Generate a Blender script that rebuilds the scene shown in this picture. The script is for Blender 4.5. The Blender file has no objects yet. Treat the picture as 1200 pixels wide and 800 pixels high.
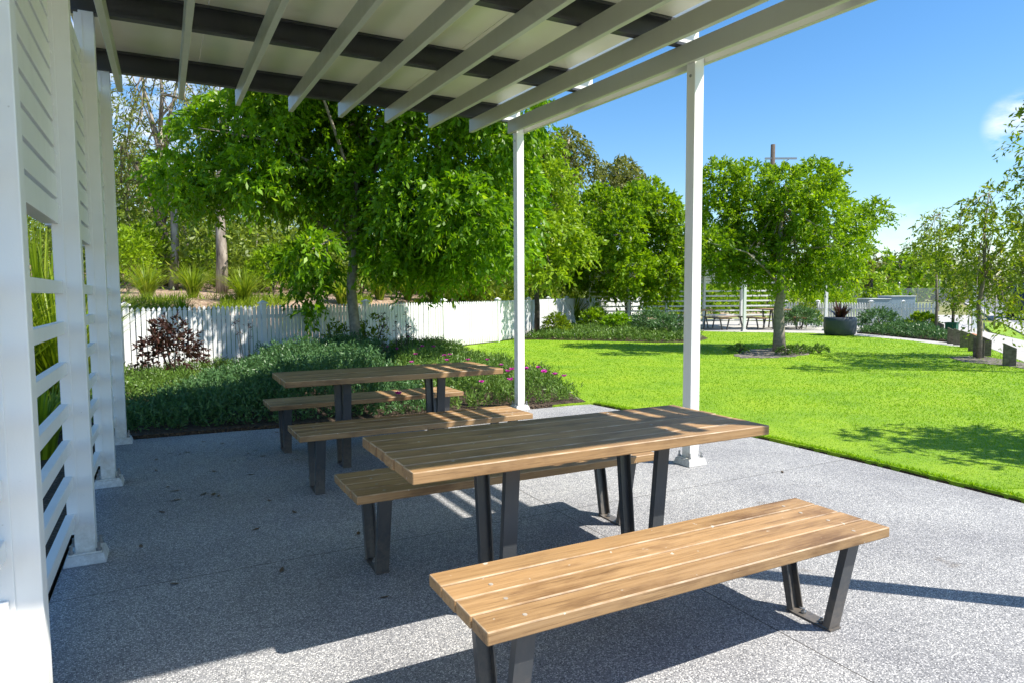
import bpy, math, random
import numpy as np
from mathutils import Vector, Matrix
random.seed(7)
RNG = np.random.default_rng(11)
SC = bpy.context.scene
COL = SC.collection
PI = math.pi

# ------------------------------------------------------------------ camera (solved from the photograph)
EYE = np.array([0.0, 0.0, 1.4]); FOC = 781.9
RT = np.array([0.88752378, -0.46072788, -0.00559995])
UP = np.array([0.03756443, 0.06023839, 0.99747694])
FW = np.array([0.4592281, 0.88549487, -0.07076998])
cd = bpy.data.cameras.new('camera'); cam = bpy.data.objects.new('camera', cd); COL.objects.link(cam)
cam.matrix_world = Matrix(((RT[0], UP[0], -FW[0], EYE[0]), (RT[1], UP[1], -FW[1], EYE[1]), (RT[2], UP[2], -FW[2], EYE[2]), (0, 0, 0, 1)))
cd.sensor_width = 36; cd.lens = FOC / 1200 * 36; cd.clip_start = .05; cd.clip_end = 3000
SC.camera = cam

def gp(px, py, z=0.0):
    d = FW * FOC + RT * (px - 600) - UP * (py - 400)
    t = (z - EYE[2]) / d[2]
    return (float(d[0] * t), float(d[1] * t), z)
def at(px, py, depth):
    d = (FW * FOC + RT * (px - 600) - UP * (py - 400)) / FOC
    p = EYE + d * depth
    return np.array([p[0], p[1], p[2]])

# ------------------------------------------------------------------ light
KX, KY = .57, .545
SUN = Vector((KX, -KY, 1)).normalized()
sl = bpy.data.lights.new('sun', 'SUN'); so = bpy.data.objects.new('sun', sl); COL.objects.link(so)
sl.energy = 5.0; sl.angle = math.radians(.5); sl.color = (1, .94, .84)
so.rotation_euler = SUN.to_track_quat('Z', 'Y').to_euler()
W = bpy.data.worlds.new('World'); SC.world = W; W.use_nodes = True
nt = W.node_tree; nt.nodes.clear()
def N(t, typ, **kw):
    n = t.nodes.new(typ)
    for k, v in kw.items():
        if k in ('inp',):
            for a, b in v.items(): n.inputs[a].default_value = b
        else: setattr(n, k, v)
    return n
out = N(nt, 'ShaderNodeOutputWorld'); bg = N(nt, 'ShaderNodeBackground'); bg.inputs[1].default_value = .105
sky = N(nt, 'ShaderNodeTexSky'); sky.sky_type = 'NISHITA'; sky.sun_disc = False
sky.sun_elevation = math.asin(SUN.z); sky.sun_rotation = math.atan2(SUN.x, SUN.y)
sky.air_density = 1.0; sky.dust_density = .35; sky.ozone_density = 2.2
hs = N(nt, 'ShaderNodeHueSaturation'); hs.inputs['Saturation'].default_value = 1.3; hs.inputs['Value'].default_value = 1.12
nt.links.new(sky.outputs[0], hs.inputs['Color'])
geo = N(nt, 'ShaderNodeTexCoord')
# clouds: noise on the view direction, only round a few headings of the sky
nz = N(nt, 'ShaderNodeTexNoise'); nz.inputs['Scale'].default_value = 11.0; nz.inputs['Detail'].default_value = 7; nz.inputs['Roughness'].default_value = .58
mp = N(nt, 'ShaderNodeMapping'); mp.inputs['Scale'].default_value = (1, 1, 2.4)
nt.links.new(geo.outputs['Generated'], mp.inputs[0]); nt.links.new(mp.outputs[0], nz.inputs['Vector'])
total = None
for (px, py, c0, c1, amt) in ((160, 190, .972, .992, .72), (1200, 146, .9990, .99992, .75), (1045, 285, .9965, .9995, .16)):
    d = FW * FOC + RT * (px - 600) - UP * (py - 400); d = d / np.linalg.norm(d)
    dp = N(nt, 'ShaderNodeVectorMath', operation='DOT_PRODUCT'); dp.inputs[1].default_value = tuple(d)
    nt.links.new(geo.outputs['Generated'], dp.inputs[0])
    mr = N(nt, 'ShaderNodeMapRange'); mr.interpolation_type = 'SMOOTHSTEP'
    mr.inputs[1].default_value = c0; mr.inputs[2].default_value = c1; mr.inputs[4].default_value = amt
    nt.links.new(dp.outputs['Value'], mr.inputs[0])
    if total is None: total = mr.outputs[0]
    else:
        a = N(nt, 'ShaderNodeMath', operation='ADD'); nt.links.new(total, a.inputs[0]); nt.links.new(mr.outputs[0], a.inputs[1]); total = a.outputs[0]
cr = N(nt, 'ShaderNodeMapRange'); cr.inputs[1].default_value = .46; cr.inputs[2].default_value = .62
nt.links.new(nz.outputs['Fac'], cr.inputs[0])
mul = N(nt, 'ShaderNodeMath', operation='MULTIPLY', use_clamp=True); nt.links.new(cr.outputs[0], mul.inputs[0]); nt.links.new(total, mul.inputs[1])
mx = N(nt, 'ShaderNodeMix', data_type='RGBA'); mx.inputs[7].default_value = (7.2, 7.4, 7.8, 1)
nt.links.new(mul.outputs[0], mx.inputs[0]); nt.links.new(hs.outputs[0], mx.inputs[6])
nt.links.new(mx.outputs[2], bg.inputs[0]); nt.links.new(bg.outputs[0], out.inputs[0])
vs = SC.view_settings; vs.view_transform = 'Standard'; vs.look = 'None'; vs.exposure = .8; vs.gamma = 1; vs.use_curve_mapping = False
SC.render.engine = 'CYCLES'
try:
    SC.cycles.use_denoising = True; SC.cycles.denoiser = 'OPENIMAGEDENOISE'
    SC.cycles.max_bounces = 8; SC.cycles.diffuse_bounces = 4; SC.cycles.glossy_bounces = 3; SC.cycles.transmission_bounces = 4; SC.cycles.transparent_max_bounces = 8
    SC.cycles.sample_clamp_indirect = 6; SC.cycles.use_adaptive_sampling = False
except Exception: pass

# ------------------------------------------------------------------ materials
def mat(name):
    m = bpy.data.materials.new(name); m.use_nodes = True
    t = m.node_tree; b = t.nodes['Principled BSDF']
    return m, t, b
def ramp(t, stops, interp='LINEAR'):
    r = t.nodes.new('ShaderNodeValToRGB'); r.color_ramp.interpolation = interp
    e = r.color_ramp.elements
    while len(e) < len(stops): e.new(.5)
    for k, (p, c) in zip(e, stops): k.position = p; k.color = (*c, 1) if len(c) == 3 else c
    return r
def noise(t, vec, scale, detail=4, rough=.55, dist=0.0):
    n = t.nodes.new('ShaderNodeTexNoise'); n.inputs['Scale'].default_value = scale; n.inputs['Detail'].default_value = detail
    n.inputs['Roughness'].default_value = rough; n.inputs['Distortion'].default_value = dist
    if vec is not None: t.links.new(vec, n.inputs['Vector'])
    return n
def coords(t, kind='Object', scale=(1, 1, 1)):
    c = t.nodes.new('ShaderNodeTexCoord'); m = t.nodes.new('ShaderNodeMapping'); m.inputs['Scale'].default_value = scale
    t.links.new(c.outputs[kind], m.inputs[0]); return m.outputs[0]
def world_pos(t, scale=(1, 1, 1)):
    c = t.nodes.new('ShaderNodeNewGeometry'); m = t.nodes.new('ShaderNodeMapping'); m.inputs['Scale'].default_value = scale
    t.links.new(c.outputs['Position'], m.inputs[0]); return m.outputs[0]
def mixc(t, fac, a, b, mode='MIX'):
    m = t.nodes.new('ShaderNodeMix'); m.data_type = 'RGBA'; m.blend_type = mode
    for s, v in ((m.inputs[0], fac), (m.inputs[6], a), (m.inputs[7], b)):
        if hasattr(v, 'is_output') or hasattr(v, 'links'): t.links.new(v, s)
        elif isinstance(v, (int, float)): s.default_value = v
        else: s.default_value = (*v, 1)
    return m.outputs[2]
def bump(t, b, h, strength, dist=.01):
    n = t.nodes.new('ShaderNodeBump'); n.inputs['Strength'].default_value = strength; n.inputs['Distance'].default_value = dist
    t.links.new(h, n.inputs['Height']); t.links.new(n.outputs[0], b.inputs['Normal'])
def simple(name, col, rough=.5, var=.12, scale=6, metal=0, bumpy=0):
    m, t, b = mat(name)
    v = world_pos(t); n = noise(t, v, scale, 5)
    r = ramp(t, [(.3, tuple(c * (1 - var) for c in col)), (.7, tuple(min(1, c * (1 + var)) for c in col))])
    t.links.new(n.outputs['Fac'], r.inputs[0]); t.links.new(r.outputs[0], b.inputs['Base Color'])
    b.inputs['Roughness'].default_value = rough; b.inputs['Metallic'].default_value = metal
    if bumpy: bump(t, b, n.outputs['Fac'], bumpy)
    return m
def paint(name, col, dirt=(.45, .42, .35), amount=.25, rough=.34):
    m, t, b = mat(name)
    v = world_pos(t, (9, 9, 2.2)); n = noise(t, v, 1.0, 8, .62)
    r = ramp(t, [(.52, (0, 0, 0)), (.80, (amount,) * 3)]); t.links.new(n.outputs['Fac'], r.inputs[0])
    c = mixc(t, r.outputs[0], col, dirt)
    v2 = world_pos(t); n2 = noise(t, v2, 70, 2)
    r2 = ramp(t, [(.74, (0, 0, 0)), (.79, (.5,) * 3)]); t.links.new(n2.outputs['Fac'], r2.inputs[0])
    c = mixc(t, r2.outputs[0], c, dirt)
    sz_ = t.nodes.new('ShaderNodeSeparateXYZ'); t.links.new(v2, sz_.inputs[0])
    mr = t.nodes.new('ShaderNodeMapRange'); mr.inputs[1].default_value = .42; mr.inputs[2].default_value = .04; t.links.new(sz_.outputs[2], mr.inputs[0])
    n4 = noise(t, v2, 34, 6, .7); m4 = t.nodes.new('ShaderNodeMath'); m4.operation = 'MULTIPLY'; t.links.new(mr.outputs[0], m4.inputs[0]); t.links.new(n4.outputs['Fac'], m4.inputs[1])
    r4 = ramp(t, [(.24, (0, 0, 0)), (.55, (.6,) * 3)]); t.links.new(m4.outputs[0], r4.inputs[0])
    c = mixc(t, r4.outputs[0], c, dirt)
    t.links.new(c, b.inputs['Base Color'])
    rr = ramp(t, [(.3, (rough - .06,) * 3), (.7, (rough + .12,) * 3)]); t.links.new(n.outputs['Fac'], rr.inputs[0]); t.links.new(rr.outputs[0], b.inputs['Roughness'])
    n3 = noise(t, v2, 160, 2); bump(t, b, n3.outputs['Fac'], .06, .004)
    return m
M = {}
M['white'] = paint('white_paint', (.83, .83, .81), amount=.14)
M['fence'] = paint('fence_paint', (.77, .775, .77), amount=.26, rough=.5)
M['steel'] = paint('dark_steel', (.045, .047, .052), (.12, .11, .10), .3, .42)
M['leg'] = paint('charcoal_powder_coat', (.055, .060, .066), (.18, .15, .12), .30, .32)
M['bolt'] = simple('bolt_zinc', (.32, .33, .34), .42, .2, 40, .85)
M['plug'] = simple('dull_plug', (.36, .32, .27), .7, .2, 40)
M['plinth'] = paint('plinth_paint', (.74, .74, .73), (.35, .34, .32), .45, .6)
M['sheet'] = simple('roof_underside', (.88, .84, .67), .26, .04, 1.5)
M['beam_shade'] = paint('shade_toned_beam_paint', (.52, .52, .455), (.35, .33, .28), .12)  # shade on the white beams and rafters put into a darker paint colour
M['roof_top'] = simple('roof_top', (.30, .33, .36), .5, .05)
# timber slats
m, t, b = mat('weathered_hardwood'); M['wood'] = m
oi = t.nodes.new('ShaderNodeObjectInfo'); tc = t.nodes.new('ShaderNodeTexCoord'); ge = t.nodes.new('ShaderNodeNewGeometry')
ad = t.nodes.new('ShaderNodeVectorMath'); ad.operation = 'ADD'
sc_ = t.nodes.new('ShaderNodeVectorMath'); sc_.operation = 'SCALE'; sc_.inputs[0].default_value = (37, 11, 5)
su = t.nodes.new('ShaderNodeMath'); su.operation = 'ADD'; t.links.new(oi.outputs['Random'], su.inputs[0]); t.links.new(ge.outputs['Random Per Island'], su.inputs[1])
t.links.new(su.outputs[0], sc_.inputs['Scale']); t.links.new(tc.outputs['Object'], ad.inputs[0]); t.links.new(sc_.outputs[0], ad.inputs[1])
mpn = t.nodes.new('ShaderNodeMapping'); mpn.inputs['Scale'].default_value = (2.2, 46, 46); t.links.new(ad.outputs[0], mpn.inputs[0])
g1 = noise(t, mpn.outputs[0], 1.0, 6, .62, .6)
mp2 = t.nodes.new('ShaderNodeMapping'); mp2.inputs['Scale'].default_value = (1.5, 5, 5); t.links.new(ad.outputs[0], mp2.inputs[0])
g2 = noise(t, mp2.outputs[0], 1.3, 5, .6)
mp3 = t.nodes.new('ShaderNodeMapping'); mp3.inputs['Scale'].default_value = (5, 190, 190); t.links.new(ad.outputs[0], mp3.inputs[0])
g3 = noise(t, mp3.outputs[0], 1.0, 3, .6)
r1 = ramp(t, [(.20, (.215, .125, .055)), (.46, (.36, .220, .100)), (.62, (.415, .262, .128)), (.85, (.50, .345, .19))]); t.links.new(g1.outputs['Fac'], r1.inputs[0])
r2 = ramp(t, [(.34, (.46, .40, .37)), (.50, (.98, .98, .98)), (.66, (1.05, 1.03, 1.0)), (.76, (1.12, 1.14, 1.16))]); t.links.new(g2.outputs['Fac'], r2.inputs[0])
c = mixc(t, 1.0, r1.outputs[0], r2.outputs[0], 'MULTIPLY')
r3 = ramp(t, [(.33, (.55, .52, .50)), (.45, (1, 1, 1))]); t.links.new(g3.outputs['Fac'], r3.inputs[0])
c = mixc(t, .75, c, r3.outputs[0], 'MULTIPLY')
ri = ramp(t, [(0, (.74, .72, .72)), (.5, (.98, .96, .93)), (1, (1.12, 1.1, 1.1))]); t.links.new(ge.outputs['Random Per Island'], ri.inputs[0])
c = mixc(t, 1.0, c, ri.outputs[0], 'MULTIPLY')
vo = noise(t, tc.outputs['Object'], 26, 2); rv = ramp(t, [(.735, (0, 0, 0)), (.75, (.7, .7, .7))]); t.links.new(vo.outputs['Fac'], rv.inputs[0])
c = mixc(t, rv.outputs[0], c, (.62, .58, .50))
nrm = t.nodes.new('ShaderNodeSeparateXYZ'); t.links.new(tc.outputs['Normal'], nrm.inputs[0])
ew = ramp(t, [(.30, (0, 0, 0)), (.36, (1, 1, 1)), (.955, (1, 1, 1)), (.965, (0, 0, 0))]); t.links.new(nrm.outputs[2], ew.inputs[0])  # chamfers picked by normal: sunlit edge highlight painted pale, together with wear
en = noise(t, tc.outputs['Object'], 9, 4); em = ramp(t, [(.36, (.06,) * 3), (.66, (.62,) * 3)]); t.links.new(en.outputs['Fac'], em.inputs[0])
ef = mixc(t, 1, ew.outputs[0], em.outputs[0], 'MULTIPLY')
c = mixc(t, ef, c, (.66, .54, .40))
t.links.new(c, b.inputs['Base Color']); b.inputs['Roughness'].default_value = .52
bump(t, b, g3.outputs['Fac'], .28, .004)
# exposed aggregate concrete
def aggregate(name, lo, mid, hi, joints=False, scale=150):
    m, t, b = mat(name); v = world_pos(t)
    vo = t.nodes.new('ShaderNodeTexVoronoi'); vo.inputs['Scale'].default_value = scale; t.links.new(v, vo.inputs['Vector'])
    sp = t.nodes.new('ShaderNodeSeparateColor'); t.links.new(vo.outputs['Color'], sp.inputs[0])
    r = ramp(t, [(.0, lo), (.30, tuple(.5 * (a + c) for a, c in zip(lo, mid))), (.40, mid), (.70, hi), (1, tuple(min(1, 1.25 * c) for c in hi))]); t.links.new(sp.outputs[0], r.inputs[0])
    vd = ramp(t, [(.25, (0, 0, 0)), (.6, (1, 1, 1))]); t.links.new(vo.outputs['Distance'], vd.inputs[0])
    c = mixc(t, vd.outputs[0], r.outputs[0], mid)
    n = noise(t, v, 1.1, 6, .6); rn = ramp(t, [(.3, (.76, .76, .78)), (.7, (1.14, 1.14, 1.12))]); t.links.new(n.outputs['Fac'], rn.inputs[0])
    c = mixc(t, 1, c, rn.outputs[0], 'MULTIPLY')
    ns = noise(t, v, 3.3, 4, .5); rs = ramp(t, [(.69, (1, 1, 1)), (.76, (.62, .56, .5))]); t.links.new(ns.outputs['Fac'], rs.inputs[0])
    c = mixc(t, .8, c, rs.outputs[0], 'MULTIPLY')
    if joints:
        sx = t.nodes.new('ShaderNodeSeparateXYZ'); t.links.new(v, sx.inputs[0])
        masks = []
        for axis, pos in ((0, 2.21), (1, 3.62), (1, -.4), (0, -2.0)):
            s = t.nodes.new('ShaderNodeMath'); s.operation = 'SUBTRACT'; s.inputs[1].default_value = pos; t.links.new(sx.outputs[axis], s.inputs[0])
            a = t.nodes.new('ShaderNodeMath'); a.operation = 'ABSOLUTE'; t.links.new(s.outputs[0], a.inputs[0])
            l = t.nodes.new('ShaderNodeMath'); l.operation = 'LESS_THAN'; l.inputs[1].default_value = .0028; t.links.new(a.outputs[0], l.inputs[0]); masks.append(l.outputs[0])
        q = masks[0]
        for k in masks[1:]:
            a = t.nodes.new('ShaderNodeMath'); a.operation = 'MAXIMUM'; t.links.new(q, a.inputs[0]); t.links.new(k, a.inputs[1]); q = a.outputs[0]
        c = mixc(t, q, c, (.055, .05, .045))
    t.links.new(c, b.inputs['Base Color']); b.inputs['Roughness'].default_value = .75
    bump(t, b, vo.outputs['Distance'], .45, .004)
    return m
M['concrete'] = aggregate('exposed_aggregate', (.012, .015, .022), (.25, .252, .262), (.66, .65, .635), True, 165)
M['plain'] = simple('pale_concrete', (.43, .415, .385), .8, .1, 3)
M['asphalt'] = simple('asphalt', (.17, .18, .19), .85, .25, 30)
# lawn
m, t, b = mat('lawn_turf'); M['lawn'] = m
v = world_pos(t); n1 = noise(t, v, 1.1, 5, .6); n2 = noise(t, v, 28, 6, .75); n3 = noise(t, v, 9, 3)
r = ramp(t, [(.25, (.13, .24, .003)), (.5, (.21, .36, .004)), (.75, (.27, .42, .006))]); t.links.new(n2.outputs['Fac'], r.inputs[0])
r2 = ramp(t, [(.35, (.72, .82, .8)), (.5, (1, 1, 1)), (.68, (1.22, 1.08, 1.0))]); t.links.new(n1.outputs['Fac'], r2.inputs[0])
c = mixc(t, 1, r.outputs[0], r2.outputs[0], 'MULTIPLY')
r3 = ramp(t, [(.64, (0, 0, 0)), (.76, (.3, .3, .3))]); t.links.new(n3.outputs['Fac'], r3.inputs[0])
c = mixc(t, r3.outputs[0], c, (.40, .48, .06))
t.links.new(c, b.inputs['Base Color']); b.inputs['Roughness'].default_value = .8
bump(t, b, n2.outputs['Fac'], .7, .03)
# soils
def mottled(name, cols, scale, bumpy=.8, rough=.9, dist=.03):
    m, t, b = mat(name); v = world_pos(t)
    vo = t.nodes.new('ShaderNodeTexVoronoi'); vo.inputs['Scale'].default_value = scale; t.links.new(v, vo.inputs['Vector'])
    sp = t.nodes.new('ShaderNodeSeparateColor'); t.links.new(vo.outputs['Color'], sp.inputs[0])
    k = len(cols); r = ramp(t, [(i / max(1, k - 1), c) for i, c in enumerate(cols)]); t.links.new(sp.outputs[0], r.inputs[0])
    n = noise(t, v, .6, 5); rn = ramp(t, [(.3, (.7, .7, .7)), (.7, (1.15, 1.15, 1.15))]); t.links.new(n.outputs['Fac'], rn.inputs[0])
    c = mixc(t, 1, r.outputs[0], rn.outputs[0], 'MULTIPLY'); t.links.new(c, b.inputs['Base Color'])
    b.inputs['Roughness'].default_value = rough; bump(t, b, vo.outputs['Distance'], bumpy, dist)
    return m
M['soil'] = mottled('dark_mulch', [(.03, .02, .013), (.08, .05, .03), (.05, .035, .022), (.14, .09, .055)], 45)
M['bark'] = mottled('bark_mulch', [(.18, .115, .075), (.40, .28, .19), (.28, .19, .13), (.55, .42, .30)], 16)
M['grit'] = mottled('grey_gravel', [(.05, .042, .036), (.20, .17, .15), (.11, .092, .08), (.30, .265, .24)], 15)
M['dirt'] = mottled('dry_grass_ground', [(.16, .17, .05), (.26, .24, .08), (.20, .22, .06), (.3, .27, .13)], 3, .3)
M['trunk'] = simple('grey_bark', (.27, .235, .185), .85, .35, 14, 0, .5)
M['stem'] = simple('brown_grey_stem', (.20, .165, .125), .85, .35, 20, 0, .4)
M['trunk_dark'] = simple('dark_bark', (.09, .07, .055), .9, .4, 14, 0, .6)
m, t, b = mat('gum_bark'); M['gum'] = m
v = world_pos(t, (6, 6, 1.1)); n = noise(t, v, 1.0, 6, .65); r = ramp(t, [(.36, (.09, .075, .06)), (.5, (.28, .235, .19)), (.62, (.46, .41, .34))]); t.links.new(n.outputs['Fac'], r.inputs[0])
t.links.new(r.outputs[0], b.inputs['Base Color']); b.inputs['Roughness'].default_value = .85; bump(t, b, n.outputs['Fac'], .5, .03)
M['weathered'] = simple('weathered_timber', (.15, .125, .09), .85, .4, 22, 0, .4)
M['planter'] = paint('planter_slate', (.045, .058, .075), (.11, .12, .13), .5, .5)
M['pinkflower'] = simple('pink_petal', (.62, .03, .42), .5, .2, 30)
def leafmat(name, dark, light, extra=None, trans=.38, rough=.42):
    m, t, b = mat(name)
    a = t.nodes.new('ShaderNodeAttribute'); a.attribute_name = 'tint'
    stops = [(0, dark), (1, light)] if extra is None else [(0, dark), (.78, light), (1, extra)]
    r = ramp(t, stops); t.links.new(a.outputs['Fac'], r.inputs[0])
    t.links.new(r.outputs[0], b.inputs['Base Color']); b.inputs['Roughness'].default_value = rough
    b.inputs['Specular IOR Level'].default_value = .35
    tr = t.nodes.new('ShaderNodeBsdfTranslucent'); t.links.new(mixc(t, 1, r.outputs[0], (1.35, 1.3, .7), 'MULTIPLY'), tr.inputs[0])
    ms = t.nodes.new('ShaderNodeMixShader'); ms.inputs[0].default_value = trans
    t.links.new(b.outputs[0], ms.inputs[1]); t.links.new(tr.outputs[0], ms.inputs[2])
    t.links.new(ms.outputs[0], t.nodes['Material Output'].inputs[0])
    return m
M['lf_main'] = leafmat('glossy_green_leaf', (.045, .13, .003), (.25, .47, .010), (.46, .58, .03), .48)
M['lf_lawn'] = leafmat('mid_green_leaf', (.06, .14, .004), (.29, .47, .010), (.48, .60, .03), .48)
M['lf_lime'] = leafmat('lime_green_leaf', (.11, .22, .006), (.32, .47, .014), (.48, .56, .04))
M['lf_gum'] = leafmat('olive_gum_leaf', (.075, .085, .02), (.24, .28, .06), (.46, .46, .17), .42)
M['lf_young'] = leafmat('young_tree_leaf', (.06, .11, .008), (.25, .36, .018), (.46, .46, .06), .45)
M['lf_wood'] = leafmat('woodland_leaf', (.06, .11, .012), (.25, .34, .035), (.44, .47, .11), .4)
M['lf_shrub'] = leafmat('grey_green_shrub_leaf', (.035, .095, .030), (.12, .24, .085), (.26, .37, .17), .25)
M['lf_pig'] = leafmat('succulent_leaf', (.055, .13, .022), (.17, .285, .045), (.30, .37, .09), .2)
M['lf_tuss'] = leafmat('tussock_blade', (.085, .16, .008), (.29, .40, .02), (.50, .52, .10), .35)
M['lf_red'] = leafmat('bronze_leaf', (.022, .016, .012), (.085, .034, .026), (.10, .17, .03), .25)
M['lf_brom'] = leafmat('maroon_leaf', (.022, .016, .012), (.085, .034, .030), (.13, .075, .045), .15, .3)
M['blade'] = leafmat('turf_blade', (.135, .285, .002), (.28, .48, .004), (.48, .56, .03), .5, .8)
M['litter'] = leafmat('fallen_leaf', (.10, .055, .02), (.30, .17, .06), (.42, .30, .08), .1)

# ------------------------------------------------------------------ mesh helpers
class MB:
    def __init__(s): s.v = []; s.f = []
    def add(s, vs, fs):
        o = len(s.v); s.v += [tuple(p) for p in vs]; s.f += [tuple(i + o for i in f) for f in fs]; return s
    def box(s, x0, x1, y0, y1, z0, z1, shift=None):
        p = [(x, y, z) for z in (z0, z1) for y in (y0, y1) for x in (x0, x1)]
        if shift: p = [(x, y, z + shift(x, y)) for x, y, z in p]
        return s.add(p, [(0, 2, 3, 1), (4, 5, 7, 6), (0, 1, 5, 4), (2, 6, 7, 3), (0, 4, 6, 2), (1, 3, 7, 5)])
    def obox(s, mtx, sx, sy, sz):
        p = [mtx @ Vector((x * sx / 2, y * sy / 2, z * sz / 2)) for z in (-1, 1) for y in (-1, 1) for x in (-1, 1)]
        return s.add(p, [(0, 2, 3, 1), (4, 5, 7, 6), (0, 1, 5, 4), (2, 6, 7, 3), (0, 4, 6, 2), (1, 3, 7, 5)])
    def prism(s, poly, z0, z1):
        n = len(poly); a = sum(poly[i][0] * poly[(i + 1) % n][1] - poly[(i + 1) % n][0] * poly[i][1] for i in range(n))
        if a < 0: poly = poly[::-1]
        vs = [(x, y, z0) for x, y in poly] + [(x, y, z1) for x, y in poly]
        return s.add(vs, [tuple(range(n))[::-1], tuple(range(n, 2 * n))] + [(i, (i + 1) % n, n + (i + 1) % n, n + i) for i in range(n)])
    def lathe(s, prof, n=24, c=(0, 0), axis='z', cap=True):
        o = []
        for r, h in prof:
            for i in range(n):
                a = 2 * PI * i / n; o.append((c[0] + r * math.cos(a), c[1] + r * math.sin(a), h))
        f = []
        for k in range(len(prof) - 1):
            for i in range(n):
                f.append((k * n + i, k * n + (i + 1) % n, (k + 1) * n + (i + 1) % n, (k + 1) * n + i))
        if cap: f.append(tuple(range(n))[::-1]); f.append(tuple(range((len(prof) - 1) * n, len(prof) * n)))
        return s.add(o, f)
    def tube(s, pts, rad, n=8):
        pts = [Vector(p) for p in pts]; o = []; f = []
        for i, p in enumerate(pts):
            d = (pts[min(i + 1, len(pts) - 1)] - pts[max(i - 1, 0)]).normalized()
            a = d.orthogonal().normalized() if abs(d.z) < .9 else d.cross(Vector((1, 0, 0))).normalized()
            b = d.cross(a)
            for k in range(n):
                t = 2 * PI * k / n; o.append(p + (a * math.cos(t) + b * math.sin(t)) * rad[i])
        for i in range(len(pts) - 1):
            for k in range(n): f.append((i * n + k, i * n + (k + 1) % n, (i + 1) * n + (k + 1) % n, (i + 1) * n + k))
        f.append(tuple(range(n))[::-1]); f.append(tuple(range((len(pts) - 1) * n, len(pts) * n)))
        return s.add(o, f)
    def build(s, name, m, parent=None, bevel=0, smooth=False):
        me = bpy.data.meshes.new(name); me.from_pydata(s.v, [], s.f); me.update()
        if m is not None: me.materials.append(m)
        o = bpy.data.objects.new(name, me); COL.objects.link(o)
        if parent is not None: o.parent = parent
        if smooth:
            for p in me.polygons: p.use_smooth = True
        if bevel:
            b = o.modifiers.new('Bevel', 'BEVEL'); b.width = bevel; b.segments = 2; b.limit_method = 'ANGLE'; b.angle_limit = math.radians(40)
        return o
def tag(o, label=None, cat=None, group=None, kind=None):
    if label: o['label'] = label
    if cat: o['category'] = cat
    if group: o['group'] = group
    if kind: o['kind'] = kind
    return o
def empty(name, loc=(0, 0, 0), rz=0):
    o = bpy.data.objects.new(name, None); COL.objects.link(o); o.location = loc; o.rotation_euler = (0, 0, rz); o.empty_display_size = .2
    return o
def copy_tree(o, parent=None, small=False):
    c = o.copy(); COL.objects.link(c)
    if parent is not None: c.parent = parent
    for ch in list(o.children):
        if not (small and ch.name.split('.')[0] in ('screw_head', 'anchor_bolt')): copy_tree(ch, c, small)
    return c
def leaf_mesh(name, P, D, L, Wd, m, parent=None, tint=None, fold=.25, rng=RNG):
    n = len(P); L = np.broadcast_to(np.asarray(L, float), (n,)); Wd = np.broadcast_to(np.asarray(Wd, float), (n,))
    D = D / np.maximum(1e-6, np.linalg.norm(D, axis=1, keepdims=True))
    R = rng.normal(size=(n, 3)); S = np.cross(D, R); S /= np.maximum(1e-6, np.linalg.norm(S, axis=1, keepdims=True)); Nn = np.cross(S, D)
    mid = P + D * (L * .45)[:, None] + Nn * (Wd * fold)[:, None]
    V = np.stack([P, mid + S * (Wd / 2)[:, None], P + D * L[:, None], mid - S * (Wd / 2)[:, None]], 1).reshape(-1, 3)
    me = bpy.data.meshes.new(name)
    me.vertices.add(4 * n); me.vertices.foreach_set('co', V.astype(np.float32).ravel())
    me.loops.add(4 * n); me.loops.foreach_set('vertex_index', np.arange(4 * n, dtype=np.int32))
    me.polygons.add(n); me.polygons.foreach_set('loop_start', np.arange(0, 4 * n, 4, dtype=np.int32)); me.polygons.foreach_set('loop_total', np.full(n, 4, np.int32))
    me.update(calc_edges=True)
    at_ = me.attributes.new('tint', 'FLOAT', 'FACE')
    tn = rng.beta(2, 2.6, n) if tint is None else tint
    at_.data.foreach_set('value', np.clip(tn, 0, 1).astype(np.float32))
    me.materials.append(m)
    o = bpy.data.objects.new(name, me); COL.objects.link(o)
    if parent is not None: o.parent = parent
    return o
def unit(n, rng=RNG):
    v = rng.normal(size=(n, 3)); return v / np.linalg.norm(v, axis=1, keepdims=True)
def sprigs(S, D, length, m_, droop, spread=.7, rng=RNG):
    """leaf bases and directions along short drooping twigs starting at S heading D"""
    n = len(S); ln = np.broadcast_to(np.asarray(length, float), (n,))
    t = (np.arange(m_)[None, :] + rng.random((n, m_))) / m_
    P = S[:, None, :] + D[:, None, :] * (ln[:, None] * t)[:, :, None]
    P[:, :, 2] -= droop * ln[:, None] * t ** 2
    T = D[:, None, :] * np.ones((1, m_, 1)); T[:, :, 2] -= 2 * droop * t
    T = T / np.linalg.norm(T, axis=2, keepdims=True) + spread * rng.normal(size=(n, m_, 3))
    T[:, :, 2] -= .25 * droop
    return P.reshape(-1, 3), T.reshape(-1, 3), np.repeat(rng.random(n), m_)
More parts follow.
